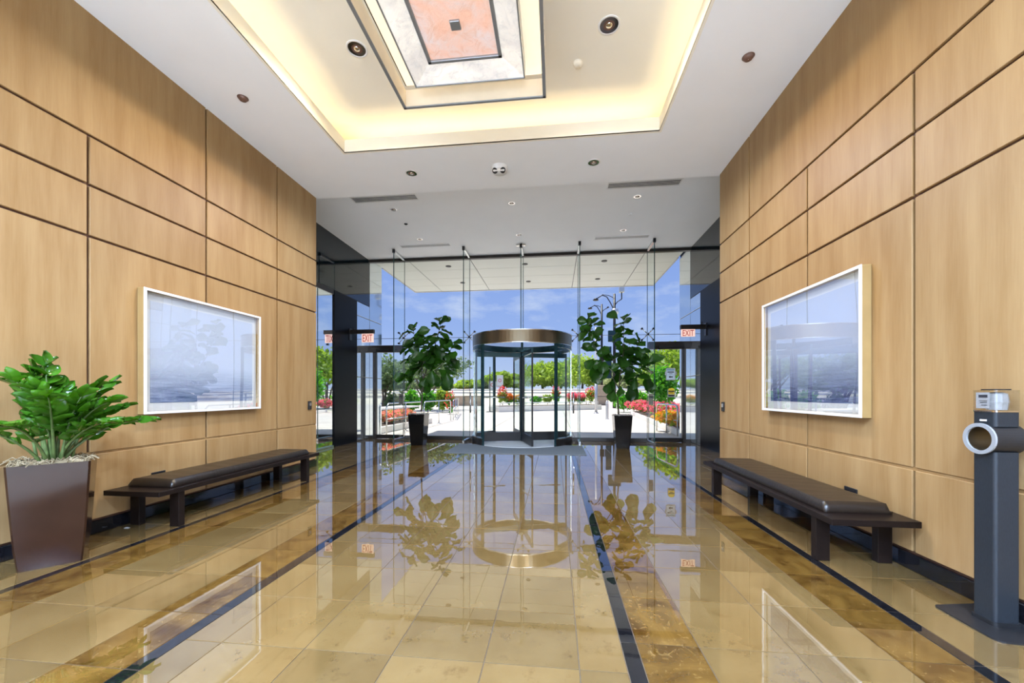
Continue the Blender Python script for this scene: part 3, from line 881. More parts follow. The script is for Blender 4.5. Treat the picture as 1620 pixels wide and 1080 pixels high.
# ------------------------------------------------------------------ EXIT signs
def exit_sign(px0, px1, py0, py1, Y, wallx, sgn, lab):
    a = on_y(px0, py1, Y); b = on_y(px1, py0, Y)
    t = thing('exit_sign', lab, 'exit sign', ((a[0] + b[0]) / 2, Y, a[2]))
    w2, ht = (b[0] - a[0]) / 2, b[2] - a[2]
    MB().bevbox(-w2, w2, -.012, .012, 0, ht, .003).build('panel', 'exit_panel', t)
    wx = wallx - (a[0] + b[0]) / 2
    xs = sorted((-sgn * w2 - sgn * .02, wx))
    MB().bevbox(xs[0], xs[1], -.045, .045, ht, ht + .105, .006).build('housing', 'bronze', t)
    MB().tube([(wx - sgn * .10, 0, ht + .105), (wx - sgn * .10, 0, ht + .17)], .014, 8).build('stem', 'dark_metal', t)
    MB().bevbox(min(wx, wx - sgn * .03), max(wx, wx - sgn * .03), -.06, .06, ht - .16, ht + .14, .004).build('wall_plate', 'dark_metal', t)
    me = text_mesh('EXIT', ht * 1.16, 'exit_letter', .003)
    xs_ = [v.co.x for v in me.vertices]; ys_ = [v.co.y for v in me.vertices]
    kx = (2 * w2 * .80) / (max(xs_) - min(xs_)); ky = ht * .80 / (max(ys_) - min(ys_))
    cx_ = (max(xs_) + min(xs_)) / 2; cy_ = (max(ys_) + min(ys_)) / 2
    for v in me.vertices:
        v.co.x = (v.co.x - cx_) * kx; v.co.y = (v.co.y - cy_) * ky
    put('lettering', me, t, (0, -.0165, ht * .48), (R(90), 0, 0))
exit_sign(572.5, 591, 527.5, 541.5, 9.72, SL, -1, 'lit red EXIT sign on the left black pier')
exit_sign(1077.5, 1099.5, 520.5, 532.5, 9.72, SR, 1, 'lit red EXIT sign on the right black pier')

# ------------------------------------------------------------------ benches
def bench(x0, x1, y0, y1, wall_side, lab, cyoff):
    t = thing('bench', lab, 'bench', ((x0 + x1) / 2, (y0 + y1) / 2, 0), 0, 'long upholstered benches along the walls')
    hx, hy = (x1 - x0) / 2, (y1 - y0) / 2
    MB().bevbox(-hx, hx, -hy, hy, .342, .388, .003).build('top_frame', 'bench_wood', t)
    for sx in (-1, 1):
        for sy in (-1, 1):
            yy = sy * (hy - .245)
            lx = sx * (hx - .075)
            MB().bevbox(lx - .05, lx + .05, yy - .032, yy + .032, 0, .342, .003).build('leg', 'bench_wood', t)
    # upholstered pad, softly crowned
    bm = bmesh.new()
    bmesh.ops.create_grid(bm, x_segments=14, y_segments=60, size=1)
    px, py = hx - .055, hy - .17
    me = bpy.data.meshes.new('cushion')
    vs = []; fs = []
    NX, NY = 16, 64
    def prof(u):          # rounded edge height 0..1 for u in -1..1
        q = 1 - abs(u)
        return min(1, (1 - (1 - min(q / .10, 1)) ** 2) ** .5)
    for j in range(NY + 1):
        for i in range(NX + 1):
            u = -1 + 2 * i / NX; v = -1 + 2 * j / NY
            u = math.copysign(abs(u) ** .8, u); v = math.copysign(abs(v) ** .92, v)
            ed = min(prof(u), (1 - (1 - min((1 - abs(v)) * py / (px * .10), 1)) ** 2) ** .5)
            zz = .388 + .02 + .052 * ed + .006 * (1 - u * u) + .0015 * math.sin(v * 37 + u * 2) * (1 - u * u)
            vs.append((u * px, v * py, zz))
    for j in range(NY):
        for i in range(NX):
            a = j * (NX + 1) + i
            fs.append((a, a + 1, a + NX + 2, a + NX + 1))
    bnd = [i for i in range(NX + 1)] + [j * (NX + 1) + NX for j in range(1, NY + 1)] + [NY * (NX + 1) + i for i in range(NX - 1, -1, -1)] + [j * (NX + 1) for j in range(NY - 1, 0, -1)]
    n0 = len(vs)
    for b in bnd:
        vs.append((vs[b][0] * .985, vs[b][1] * .997, .389))
    n = len(bnd)
    for k in range(n):
        k2 = (k + 1) % n
        fs.append((bnd[k2], bnd[k], n0 + k, n0 + k2))
    bm.free()
    mb = MB(); mb.add(vs, fs, True)
    cu = mb.build('cushion', 'leather', t)
    cu.location = (cyoff * .0, 0, 0)
    # welt along the upper edge
    return t
bench(1.995, 2.585, 3.075, 5.55, 1, 'dark wood bench with brown leather pad along the right wall', 0)
bench(-4.205, -3.62, 3.23, 5.70, -1, 'dark wood bench with brown leather pad along the left wall', 0)

# ------------------------------------------------------------------ framed seascapes
def picture(X, sgn, y0, y1, z0, z1, sea, lab):
    t = thing('framed_picture', lab, 'picture', (X, (y0 + y1) / 2, z0))
    hy = (y1 - y0) / 2; ht = z1 - z0; D = .085; fw = .026
    def bx(xa, xb, *r):
        xs = sorted((sgn * xa, sgn * xb)); return MB().bevbox(xs[0], xs[1], *r, .0015)
    # frame: white face strips; sides tinted gold-brown to stand in for warm reflections
    for (a, b, c, d) in ((-hy, hy, 0, fw), (-hy, hy, ht - fw, ht), (-hy, -hy + fw, fw, ht - fw), (hy - fw, hy, fw, ht - fw)):
        fr = bx(.002, D - .012, a, b, c, d).build('frame_side', 'frame_side', t)
        bx(D - .012, D, a, b, c, d).build('frame_face', 'white_frame', fr)
    bx(.004, .03, -hy + fw, hy - fw, fw, ht - fw).build('backing', 'picture_mat', t)
    xs = sorted((sgn * .030, sgn * .033))
    MB().box(xs[0], xs[1], -hy + .10, hy - .10, .115, ht - .115).build('print', sea, t)
    xs = sorted((sgn * (D - .022), sgn * (D - .018)))
    # glazing sheet, slightly bowed as large acrylic sheets are
    g = MB(); vs = []; fs = []; N, Mz = 24, 16
    for j in range(Mz + 1):
        for i in range(N + 1):
            u = -1 + 2 * i / N; v = -1 + 2 * j / Mz
            bow = .0025 * (u * u - 1) * (1 - v * v * .6)
            vs.append((sgn * (D - .017 + bow), u * (hy - fw), fw + (ht - 2 * fw) * (v + 1) / 2))
    for j in range(Mz):
        for i in range(N):
            a = j * (N + 1) + i
            fs.append((a, a + 1, a + N + 2, a + N + 1))
    g.add(vs, fs, True)
    g.build('glazing', 'picture_glazing', t)
picture(XL, 1, 3.56, 5.15, 1.085, 2.385, 'sea_misty', 'white-framed misty seascape print on the left wall above the bench')
picture(XR, -1, 3.56, 5.13, 1.095, 2.375, 'sea_dark', 'glossy white-framed sea print on the right wall above the bench')

# ------------------------------------------------------------------ wall devices
def device(name, X, sgn, px, py, wd, ht, m, lab, cat):
    p = on_x(px, py, X)
    t = thing(name, lab, cat, p)
    xs = sorted((0, sgn * .022))
    MB().bevbox(xs[0], xs[1], -wd / 2, wd / 2, -ht / 2, ht / 2, .004).build('case', m, t)
    xs = sorted((sgn * .022, sgn * .026))
    MB().box(xs[0], xs[1], -wd * .28, wd * .28, -ht * .05, ht * .32).build('face', 'steel', t)
device('card_reader', XL, 1, 489, 641, .085, .145, 'black_plastic', 'small black card reader on the left wall near the glass front', 'card reader')
device('card_reader', XR, -1, 1145, 643, .085, .145, 'black_plastic', 'small black card reader on the right wall near the glass front', 'card reader')
def outlet(X, sgn, px, py, lab):
    p = on_x(px, py, X)
    t = thing('wall_outlet', lab, 'outlet', (X, p[1], p[2]))
    xs = sorted((0, sgn * .012))
    MB().bevbox(xs[0], xs[1], -.075, .075, -.045, .045, .004).build('plate', 'black_plastic', t)
    xs = sorted((sgn * .012, sgn * .015))
    for k in (-1, 1):
        MB().box(xs[0], xs[1], k * .035 - .02, k * .035 + .02, -.03, .03).build('socket', 'dark_metal', t)
outlet(XL, 1, 250, 752, 'dark outlet plate on the left wall just above the bench pad')
outlet(XR, -1, 1347, 779, 'dark outlet plate on the right wall just above the bench pad')

# ------------------------------------------------------------------ ceiling fittings
def downlight(x, y, z, r, lab, power, grp, cone=170, col=(.76, .95, 1.30)):
    t = thing('downlight', lab, 'ceiling light', (x, y, z), 0, grp)
    MB().lathe([(r * 1.16, .0), (r * 1.16, -.006), (r * .98, -.008), (r * .96, 0)], n=28).build('trim_ring', 'white_plastic', t)
    # flat dark disc seen inside a short reflector below the slab
    MB().lathe([(r * .96, -.002), (r * .55, -.0015), (.004, -.001)], n=28).build('reflector', 'brown_cover', t)
    MB().lathe([(r * .95, -.0045), (r * .60, -.0045), (r * .60, -.003), (r * .95, -.003), (r * .95, -.0045)], n=28, smooth=False).build('baffle', 'chrome', t)
    MB().lathe([(r * .34, -.003), (r * .30, -.010), (.004, -.014)], n=20).build('lamp', 'chrome', t)
    if not power:
        return
    d = bpy.data.lights.new('downlight_lamp', 'SPOT'); d.energy = power; d.spot_size = R(cone); d.spot_blend = .6; d.color = col; d.shadow_soft_size = r * .9
    o = bpy.data.objects.new('downlight_lamp', d); o.location = (0, 0, -.03); o.parent = t
    COL.objects.link(o)
PW = 275
downlight(-2.26, 6.0, ZC, .085, 'round downlight left of the twin-lens fitting, beyond the tray', PW * .75, 'downlights')
downlight(.58, 6.02, ZC, .085, 'round downlight right of the twin-lens fitting, beyond the tray', PW * .75, 'downlights')
downlight(-2.23, 4.22, ZT, .10, 'large round downlight in the tray, left of the square pendant', PW * .85, 'downlights', 158, (1, .82, .54))
downlight(.57, 4.24, ZT, .10, 'large round downlight in the tray, right of the square pendant', PW * .85, 'downlights', 158, (1, .82, .54))
PV = 0          # these are switched off in the daylight
for x, w_ in ((-3.35, 'left'), (-.87, 'middle'), (1.60, 'right')):
    downlight(x, 7.87, ZV, .075, 'small downlight over the entrance, %s of the row nearer the tray' % w_, PV, 'entrance downlights')
    downlight(x, 9.46, ZV, .075, 'small downlight over the entrance, %s of the row by the glass' % w_, PV * .4, 'entrance downlights')
for x in (-3.2, -.8, 1.6):  # unseen lamps added behind the camera to brighten walls and ceiling
    for y in (-4.2, -2.2, -.2):
        downlight(x, y, ZC, .085, 'unseen downlight added behind the viewer to brighten the room, %s of the %s row' % ({-3.2: 'left', -.8: 'middle', 1.6: 'right'}[x], {-4.2: 'back', -2.2: 'second', -.2: 'front'}[y]), PW * 1.75, 'added fill downlights behind the viewer', 165, (.71, .95, 1.37))

def vent(x0, x1, y0, y1, z, lab):
    t = thing('ceiling_vent', lab, 'vent', ((x0 + x1) / 2, (y0 + y1) / 2, z), 0, 'linear ceiling diffusers')
    hx, hy = (x1 - x0) / 2, (y1 - y0) / 2
    MB().box(-hx, hx, -hy, hy, -.004, 0).build('backing', 'vent_dark', t)
    for a, b, c, d in ((-hx - .02, hx + .02, -hy - .02, -hy), (-hx - .02, hx + .02, hy, hy + .02), (-hx - .02, -hx, -hy, hy), (hx, hx + .02, -hy, hy)):
        MB().box(a, b, c, d, -.010, 0).build('frame', 'white_plastic', t)
    n = 4
    for k in range(n):
        yy = -hy + (k + .5) * 2 * hy / n
        MB().bar((-hx, yy, -.007), (hx, yy, -.007), .016, .005).build('slat', 'vent_slat', t)
vent(-3.98, -2.69, 7.30, 7.50, ZV, 'long slotted ceiling vent near the tray, left side')
vent(.98, 2.26, 7.30, 7.50, ZV, 'long slotted ceiling vent near the tray, right side')
vent(-4.0, -2.70, 9.80, 9.95, ZV, 'long slotted ceiling vent by the glass front, left side')
vent(.99, 2.27, 9.80, 9.95, ZV, 'long slotted ceiling vent by the glass front, right side')

t = thing('emergency_light', 'round twin-lens emergency fitting on the ceiling beyond the tray', 'emergency light', (-.85, 5.99, ZC))
MB().lathe([(.125, 0), (.125, -.05), (.11, -.075), (.004, -.08)], n=28).build('body', 'white_plastic', t)
for s_ in (-1, 1):
    MB().tube([(s_ * .055, -.05, -.06), (s_ * .06, -.085, -.10)], [.045, .040], 14).build('lens', 'black_plastic', t)
MB().bevbox(-.09, .09, -.10, -.02, -.105, -.07, .01).build('chin', 'white_plastic', t)
def sprinkler(x, y, z, r, m, lab, h=.02):
    t = thing('sprinkler', lab, 'sprinkler', (x, y, z))
    MB().lathe([(r, 0), (r, -h * .4), (r * .75, -h), (.004, -h)], n=20).build('cover', m, t)
    MB().lathe([(r * 1.18, -.001), (r * 1.18, -.004), (r, -.005)], n=20).build('flange', m, t)
sprinkler(-3.66, 4.25, ZC, .05, 'brown_cover', 'brown sprinkler cover on the ceiling above the left wall', .03)
sprinkler(1.99, 4.30, ZC, .05, 'brown_cover', 'brown sprinkler cover on the ceiling above the right wall', .03)
sprinkler(.27, 4.69, ZT, .05, 'tray_paint', 'cream sprinkler cover in the tray ceiling', .04)
sprinkler(1.60, 8.61, ZV, .045, 'white_plastic', 'white sprinkler cover on the ceiling over the entrance')
sprinkler(-3.36, 8.57, ZV, .035, 'black_plastic', 'tiny dark sprinkler on the ceiling over the entrance')

# ------------------------------------------------------------------ square pendant light
PX, PY = -.83, 3.22
pd = thing('pendant_light', 'square alabaster ceiling light with bronze frame in the tray', 'ceiling light', (PX, PY, 4.28))
HWP = .735
for k in range(4):
    f = MB().bevbox(-HWP, HWP, HWP - .022, HWP, 0, .175, .003).build('fascia', 'pendant_frame', pd)
    f.rotation_euler = (0, 0, k * math.pi / 2)
    e_ = MB().bevbox(-HWP - .004, HWP + .004, HWP - .026, HWP + .006, -.010, 0, .002).build('edge_strip', 'pewter', f)
MB().bevbox(-HWP + .035, HWP - .035, -HWP + .035, HWP - .035, .20, .215, .006).build('cream_panel', 'pendant_panel_glow', pd)
MB().box(-HWP + .02, HWP - .02, -HWP + .02, HWP - .02, .216, .26).build('housing', 'dark_metal', pd)
for sx in (-1, 1):
    for sy in (-1, 1):
        MB().tube([(sx * .55, sy * .55, .26), (sx * .55, sy * .55, ZT - 4.28)], .012, 8).build('hanger_rod', 'pewter', pd)
ro, ri = .535, .335
zo, zi = .055, .115
for k in range(4):
    vs = [(-ro, ro, zo), (ro, ro, zo), (ri, ri, zi), (-ri, ri, zi)]
    g = MB(); NN = 10
    for up in (0, 1):
        pass
    pts = []; fs = []
    for j in range(5):
        q = j / 4
        for i in range(NN + 1):
            u = -1 + 2 * i / NN
            rad = ro + (ri - ro) * q
            wob = random.uniform(-.004, .004) if 0 < i < NN and 0 < j < 4 else 0
            pts.append((u * rad, ro + (ri - ro) * q, zo + (zi - zo) * q + wob))
    for j in range(4):
        for i in range(NN):
            a = j * (NN + 1) + i
            fs.append((a, a + 1, a + NN + 2, a + NN + 1))
    g.add(pts, fs)
    o = g.build('alabaster_side', 'alabaster_pale', pd); o.rotation_euler = (0, 0, k * math.pi / 2)
    fb = MB().bevbox(-ri - .012, ri + .012, ri - .02, ri + .012, zi - .018, zi + .015, .003).build('inner_frame', 'pewter', pd); fb.rotation_euler = (0, 0, k * math.pi / 2)
    fb = MB().bevbox(-ro - .008, ro + .008, ro - .004, ro + .010, zo - .006, zo + .15, .002).build('outer_frame', 'pewter', pd); fb.rotation_euler = (0, 0, k * math.pi / 2)
MB().box(-ri, ri, -ri, ri, zi, zi + .012).build('alabaster_centre', 'alabaster_rose', pd)
MB().bevbox(-.042, .042, -.05, .034, zi - .02, zi, .003).build('finial', 'pewter', pd)

# ------------------------------------------------------------------ plants
def leaf_mesh(name, L, W, material, tip=.5, cup=.25, droop=.25, wave=0., seed=0, nu=7, nv=4):
    """leaf along +Y from the origin, width along X; tip>0.5 puts the widest place towards the end"""
    rnd = random.Random(seed)
    vs = []; fs = []
    for j in range(nu + 1):
        q = j / nu
        wd = W * (math.sin(math.pi * q ** (1 + tip)) ** .75 if 0 < q < 1 else 0.0)
        wd = max(wd, .012 * W if q == 0 else .002)
        for i in range(nv + 1):
            u = -1 + 2 * i / nv
            z = cup * W * u * u * .6 - droop * L * q * q + wave * W * math.sin(q * 14 + i) * abs(u) + rnd.uniform(-.01, .01) * W
            vs.append((u * wd / 2, q * L * (1 - .12 * q * droop), z))
    for j in range(nu):
        for i in range(nv):
            a = j * (nv + 1) + i
            fs.append((a, a + 1, a + nv + 2, a + nv + 1))
    m = MB(); m.add(vs, fs, True)
    return m.mesh(name, material)
def orient(o, pos, direction, up_tilt=0., roll=0., face=0.):
    """leaf along direction; face>0 hangs the blade open towards the room (-Y)"""
    d = Vector(direction).normalized()
    up = Vector((0, -face, 1 - face * .6))
    x = d.cross(up)
    x = x.normalized() if x.length > .05 else Vector((1, 0, 0))
    z = x.cross(d).normalized()
    M = Matrix((x, d, z)).transposed().to_4x4() @ Matrix.Rotation(roll, 4, 'Y')
    M.translation = Vector(pos)
    o.matrix_local = M

def tapered_pot(t, wb, wt, ht, m, rimw=.018):
    b, q = wb / 2, wt / 2
    mb = MB()
    N = 5
    prof = []
    for k in range(N + 1):
        f = k / N
        prof.append((b + (q - b) * (f ** .75), f * ht))
    def ringv(r, z, c=.06):
        cc = r * c
        return [(-r + cc, -r, z), (r - cc, -r, z), (r, -r + cc, z), (r, r - cc, z), (r - cc, r, z), (-r + cc, r, z), (-r, r - cc, z), (-r, -r + cc, z)]
    vs = []
    for r, z in prof: vs += ringv(r, z)
    for r, z in ((q - rimw, ht), (q - rimw, ht - .05)): vs += ringv(r, z)
    n = len(prof) + 2
    fs = [tuple(reversed(range(8)))]
    for i in range(n - 1):
        for k in range(8):
            k2 = (k + 1) % 8
            fs.append((i * 8 + k, i * 8 + k2, (i + 1) * 8 + k2, (i + 1) * 8 + k))
    fs.append(tuple((n - 1) * 8 + k for k in range(8)))
    mb.add(vs, fs)
    return mb.build('pot', m, t)
def moss_top(t, half, z, m, n=10, h=.03, seed=1):
    rnd = random.Random(seed)
    vs = []; fs = []
    for j in range(n + 1):
        for i in range(n + 1):
            u = -1 + 2 * i / n; v = -1 + 2 * j / n
            vs.append((u * half * rnd.uniform(.95, 1.05), v * half * rnd.uniform(.95, 1.05), z + h * (1 - .4 * (u * u + v * v)) + rnd.uniform(0, h * .7)))
    for j in range(n):
        for i in range(n):
            a = j * (n + 1) + i
            fs.append((a, a + 1, a + n + 2, a + n + 1))
    mb = MB(); mb.add(vs, fs)
    for k in range(110):
        x, y = rnd.uniform(-half, half) * 1.05, rnd.uniform(-half, half) * 1.05
        a = rnd.uniform(0, 6.28); L = rnd.uniform(.03, .09)
        zz = z + h + rnd.uniform(0, .02)
        mb.tube([(x, y, zz - .01), (x + L * .5 * math.cos(a), y + L * .5 * math.sin(a), zz + .015), (x + L * math.cos(a + .4), y + L * math.sin(a + .4), zz - .015)], .004, 4, False)
    mo = mb.build('moss', m, t)
    mo['kind'] = 'stuff'
    return mo

FIGL = [leaf_mesh('leaf', .36 * s, .28 * s, 'fig_leaf', .55, .3, d, .06, i) for i, (s, d) in enumerate(((1, .1), (1.1, .35), (.85, .2), (1.0, .6), (.72, .05)))]
def fig_tree(px, py, topz, lab, branches, seed, extra, tips):
    """fiddle-leaf fig: branches given as photo pixels on the plane of its trunk"""
    rnd = random.Random(seed)
    base = on_z(px, py, 0)
    t = thing('potted_fig', lab, 'potted plant', base)
    tapered_pot(t, .30, .42, .78, 'planter_black')
    moss_top(t, .185, .74, 'moss_grey', 8, .03, seed)
    Y = base[1]
    def P(p, dy=0.):
        q = on_y(p[0], p[1], Y + dy)
        return Vector((q[0] - base[0], dy, q[2]))
    leaves = []
    bpts = []
    for bi, (pts, dy, rad, n, sparse) in enumerate(branches):
        poly = [P(p, dy * k / max(1, len(pts) - 1)) for k, p in enumerate(pts)]
        # smooth
        fine = []
        for k in range(len(poly) - 1):
            for s_ in range(4):
                fine.append(poly[k].lerp(poly[k + 1], s_ / 4) + Vector((rnd.uniform(-.008, .008), rnd.uniform(-.008, .008), 0)))
        fine.append(poly[-1])
        MB().tube(fine, [rad * (1 - .6 * k / len(fine)) for k in range(len(fine))], 7).build('trunk' if bi == 0 else 'branch', 'bark', t)
        if bi == 0: continue
        bpts += fine
        golden = rnd.uniform(0, 6)
        for k in range(n):
            q = 1 - (k / n) * sparse
            f = q * (len(fine) - 1); i0 = min(int(f), len(fine) - 2)
            pos = fine[i0].lerp(fine[i0 + 1], f - i0)
            golden += 2.4
            el = rnd.uniform(.0, .9) if q > .85 else rnd.uniform(-.6, .45)
            d = Vector((math.cos(golden), math.sin(golden), el))
            leaves.append((pos, d, rnd.uniform(.75, 1.15) * (1 if q < .93 else .85)))
    for tp in tips:          # leaves that stand clear of the mass, placed where the photo shows them
        c_ = P(tp, rnd.uniform(-.05, .08))
        nb_ = min(bpts, key=lambda q: (q - c_).length)
        d = c_ - nb_
        d = Vector((rnd.uniform(-.3, .3), 0, 1)) if d.length < .04 else d.normalized()
        leaves.append((c_ - d * .15, d, rnd.uniform(.78, .95)))
    for (ex, ey, dx, dz) in extra:
        pos = P((ex, ey), rnd.uniform(-.12, .12))
        leaves.append((pos, Vector((dx, rnd.uniform(-.5, .4), dz)), rnd.uniform(.9, 1.15)))
    for (ex, ey, dx, dz) in extra[::2]:
        pos = P((ex + rnd.uniform(-5, 5), ey + rnd.uniform(-6, 4)), rnd.uniform(-.22, .22))
        leaves.append((pos, Vector((dx + rnd.uniform(-.5, .5), rnd.uniform(-.7, .5), dz - .1)), rnd.uniform(.8, 1.05)))
    for pos, d, s_ in leaves:
        o = put('leaf', rnd.choice(FIGL), t)
        orient(o, pos, d, 0, rnd.uniform(-.5, .5), rnd.uniform(.35, .95))
        o.scale = (s_, s_, s_)
cL = lambda x, y: (600 + x / 4.32, 470 + y / 4.32)
cR = lambda x, y: (890 + x / 4.0, 450 + y / 4.0)
rnd0 = random.Random(3)
exL = [(*cL(x, y), dx, dz) for x, y, dx, dz in [(300, 480, -.8, -.4), (250, 520, -.9, -.5), (340, 520, .2, -.9), (400, 500, .8, -.5), (440, 470, .9, -.3), (460, 520, .3, -.9), (280, 440, -.7, .1), (350, 430, .3, .3), (410, 420, .8, .1), (330, 380, -.6, .3), (380, 380, .7, .2), (220, 420, -.8, -.2), (240, 480, -.5, -.8), (300, 540, -.3, -.9), (200, 540, -.9, -.2), (240, 560, -.5, -.6), (370, 545, .4, -.7), (420, 545, .5, -.6), (310, 330, -.9, .1), (440, 340, .8, .1), (460, 400, .5, -.7), (215, 360, -.8, -.6), (330, 565, -.1, -.8), (270, 400, -.3, .6)]]
fig_tree(662.5, 703, 0, 'tall fiddle-leaf fig in a black tapered planter, left of the revolving door',
    [([cL(287, 780), cL(292, 690), cL(300, 590), cL(305, 520)], 0, .022, 0, 0),
     ([cL(303, 560), cL(268, 430), cL(248, 330), cL(234, 235)], .10, .013, 15, .85),
     ([cL(303, 560), cL(335, 440), cL(390, 310), cL(418, 190)], -.08, .013, 17, .85),
     ([cL(305, 540), cL(380, 500), cL(455, 440), cL(500, 330)], .12, .010, 9, .6),
     ([cL(305, 540), cL(290, 470), cL(330, 400), cL(345, 320)], -.25, .010, 7, .8)], 11, exL,
    [cL(*q) for q in ((215, 200), (165, 242), (292, 230), (252, 193), (255, 270), (370, 192), (402, 142), (465, 152), (462, 240), (345, 290), (450, 270), (530, 300), (535, 345), (515, 445), (210, 310), (430, 300))])
exR = [(*cR(x, y), dx, dz) for x, y, dx, dz in [(300, 540, -.8, -.4), (330, 600, -.3, -.9), (300, 620, -.3, -.9), (360, 640, .1, -.9), (250, 480, -.8, -.5), (420, 520, .6, -.4), (460, 600, -.2, -.9), (480, 640, -.4, -.7), (520, 580, .3, -.9), (540, 600, .2, -.9), (410, 640, .2, -.9), (200, 470, -.7, -.8), (240, 500, -.4, -.9), (380, 470, .5, .1), (330, 470, -.6, .1), (440, 470, .8, .1), (300, 430, -.8, .2), (500, 530, .8, .1), (260, 560, -.8, -.6), (340, 540, .1, -.8), (390, 560, .4, -.7), (330, 660, -.2, -.8), (540, 500, .6, .6), (360, 420, -.2, .7), (420, 430, .6, .3)]]
fig_tree(984, 708, 0, 'tall fiddle-leaf fig in a black tapered planter, right of the revolving door',
    [([cR(352, 820), cR(350, 740), cR(354, 680), cR(360, 600)], 0, .022, 0, 0),
     ([cR(355, 660), cR(280, 520), cR(215, 420), cR(185, 320), cR(160, 215)], .10, .012, 14, .8),
     ([cR(358, 640), cR(375, 500), cR(388, 380), cR(384, 250)], -.08, .013, 15, .85),
     ([cR(358, 640), cR(430, 520), cR(470, 430), cR(480, 360)], .12, .011, 10, .7),
     ([cR(370, 640), cR(430, 610), cR(500, 570), cR(545, 510)], -.12, .010, 7, .7)], 23, exR,
    [cR(*q) for q in ((160, 270), (235, 250), (142, 312), (226, 300), (188, 322), (152, 390), (200, 372), (355, 242), (320, 197), (396, 205), (415, 292), (350, 327), (415, 347), (350, 372), (475, 340), (500, 378), (507, 427), (545, 490), (285, 405), (172, 225))])

# ZZ plant in the brown planter, left foreground
zz = thing('potted_zz_plant', 'bushy green zz plant in a glossy brown tapered planter by the left wall', 'potted plant', (-3.885, 2.655, 0), R(48))
tapered_pot(zz, .325, .425, .775, 'planter_brown', .012)
moss_top(zz, .195, .745, 'moss', 10, .03, 5)
ZZL = [leaf_mesh('leaflet', .125 * s, .076 * s, 'zz_leaf', .0, .5, d, 0, 40 + i, 5, 2) for i, (s, d) in enumerate(((1, .1), (1.15, .2), (.85, .05), (1.05, .3)))]
rz = random.Random(12)
zz_inv = Matrix.Rotation(-R(48), 4, 'Z')
NF = 24
for k in range(NF):
    a = 2 * math.pi * k / NF * 1.0 + rz.uniform(-.2, .2)
    rad = rz.choice((.22, .34, .46, .54))
    hgt = .80 - rad * .55 + rz.uniform(-.08, .08)
    d = Vector((math.cos(a), math.sin(a), 0))
    # stay clear of the wall on the planter's far side (-X world)
    if d.x < -.2: rad *= .22; hgt += .05
    d = zz_inv @ d
    p0 = d * rz.uniform(.02, .10) + Vector((0, 0, .75))
    pts = []
    for s_ in range(9):
        q = s_ / 8
        pts.append(p0 + d * rad * (q ** 1.35) + Vector((0, 0, hgt * (q - .30 * q ** 3 * (rad / .4)))))
    st = MB().tube(pts, [.012 * (1 - .75 * s_ / 8) for s_ in range(9)], 6).build('frond', 'zz_stem', zz)
    nl = 7
    for j in range(nl):
        q = .38 + .60 * j / (nl - 1)
        f = q * 8; i0 = min(int(f), 7)
        pos = pts[i0].lerp(pts[i0 + 1], f - i0); tang = (pts[i0 + 1] - pts[i0]).normalized()
        sd = tang.cross(Vector((0, 0, 1)))
        sd = sd.normalized() if sd.length > .05 else Vector((1, 0, 0))
        for s_ in (-1, 1):
            dd = (sd * s_ * .8 + tang * .75 + Vector((0, 0, rz.uniform(.0, .35)))).normalized()
            o = put('leaflet', rz.choice(ZZL), st)
            orient(o, pos, dd, 0, rz.uniform(-.9, .9) + s_ * .6)
            sc = rz.uniform(.85, 1.15) * (1.05 - .35 * abs(q - .65))
            o.scale = (sc, sc, sc)
    o = put('leaflet', ZZL[0], st); orient(o, pts[-1], (pts[-1] - pts[-2]), 0, rz.uniform(-.4, .4))

# ------------------------------------------------------------------ dispenser stand, right foreground
ds = thing('dispenser_stand', 'slim graphite dispenser stand with clear top bin by the right wall', 'dispenser', (2.475, 2.51, 0))
poly = []
for cx_, cy_, a0, rr in ((.10, .17, 0, .03), (-.145, .13, 90, .03), (-.13, -.16, 180, .05), (.09, -.18, 270, .04)):
    for k in range(6):
        a = R(a0 + k * 18)
        poly.append((cx_ + rr * math.cos(a), cy_ + rr * math.sin(a)))
MB().prism(poly, 0, .008).build('base_plate', 'black_plastic', ds)
def rrect(hx, hy, r, n=5):
    p = []
    for sx, sy, a0 in ((1, 1, 0), (-1, 1, 90), (-1, -1, 180), (1, -1, 270)):
        for k in range(n + 1):
            a = R(a0 + 90 * k / n)
            p.append((sx * (hx - r) + r * math.cos(a), sy * (hy - r) + r * math.sin(a)))
    return p
MB().prism([(x + .012, y) for x, y in rrect(.072, .068, .022)], .008, .03).build('foot_collar', 'black_plastic', ds)
for za, zb in ((.03, .972), (1.114, 1.195)):
    MB().prism([(x + .012, y) for x, y in rrect(.063, .060, .016)], za, zb).build('post', 'graphite', ds)
# horizontal through-ring: a short tube across the post
RZ, RO, RI = 1.043, .086, .072
def xtube(r0, r1, x0, x1, n=36):
    vs = []; fs = []
    for i in range(n):
        a = 2 * math.pi * i / n
        for r, x in ((r0, x0), (r1, x0), (r1, x1), (r0, x1)):
            vs.append((x, r * math.cos(a), RZ + r * math.sin(a)))
    for i in range(n):
        j = (i + 1) % n
        for k in range(4):
            k2 = (k + 1) % 4
            fs.append((i * 4 + k, j * 4 + k, j * 4 + k2, i * 4 + k2))
    return MB().add(vs, fs)
rg = xtube(RI, RO, -.066, .086).build('ring_housing', 'black_plastic', ds)
xtube(RI - .004, RO + .002, -.076, -.066).build('ring_rim', 'ring_silver', rg)
xtube(RI - .006, RI - .001, -.066, .088).build('ring_liner', 'bronze_bright', rg)
MB().bevbox(-.054, -.0505, -.018, .018, 1.142, 1.152, .001).build('badge', 'white_plastic', ds)
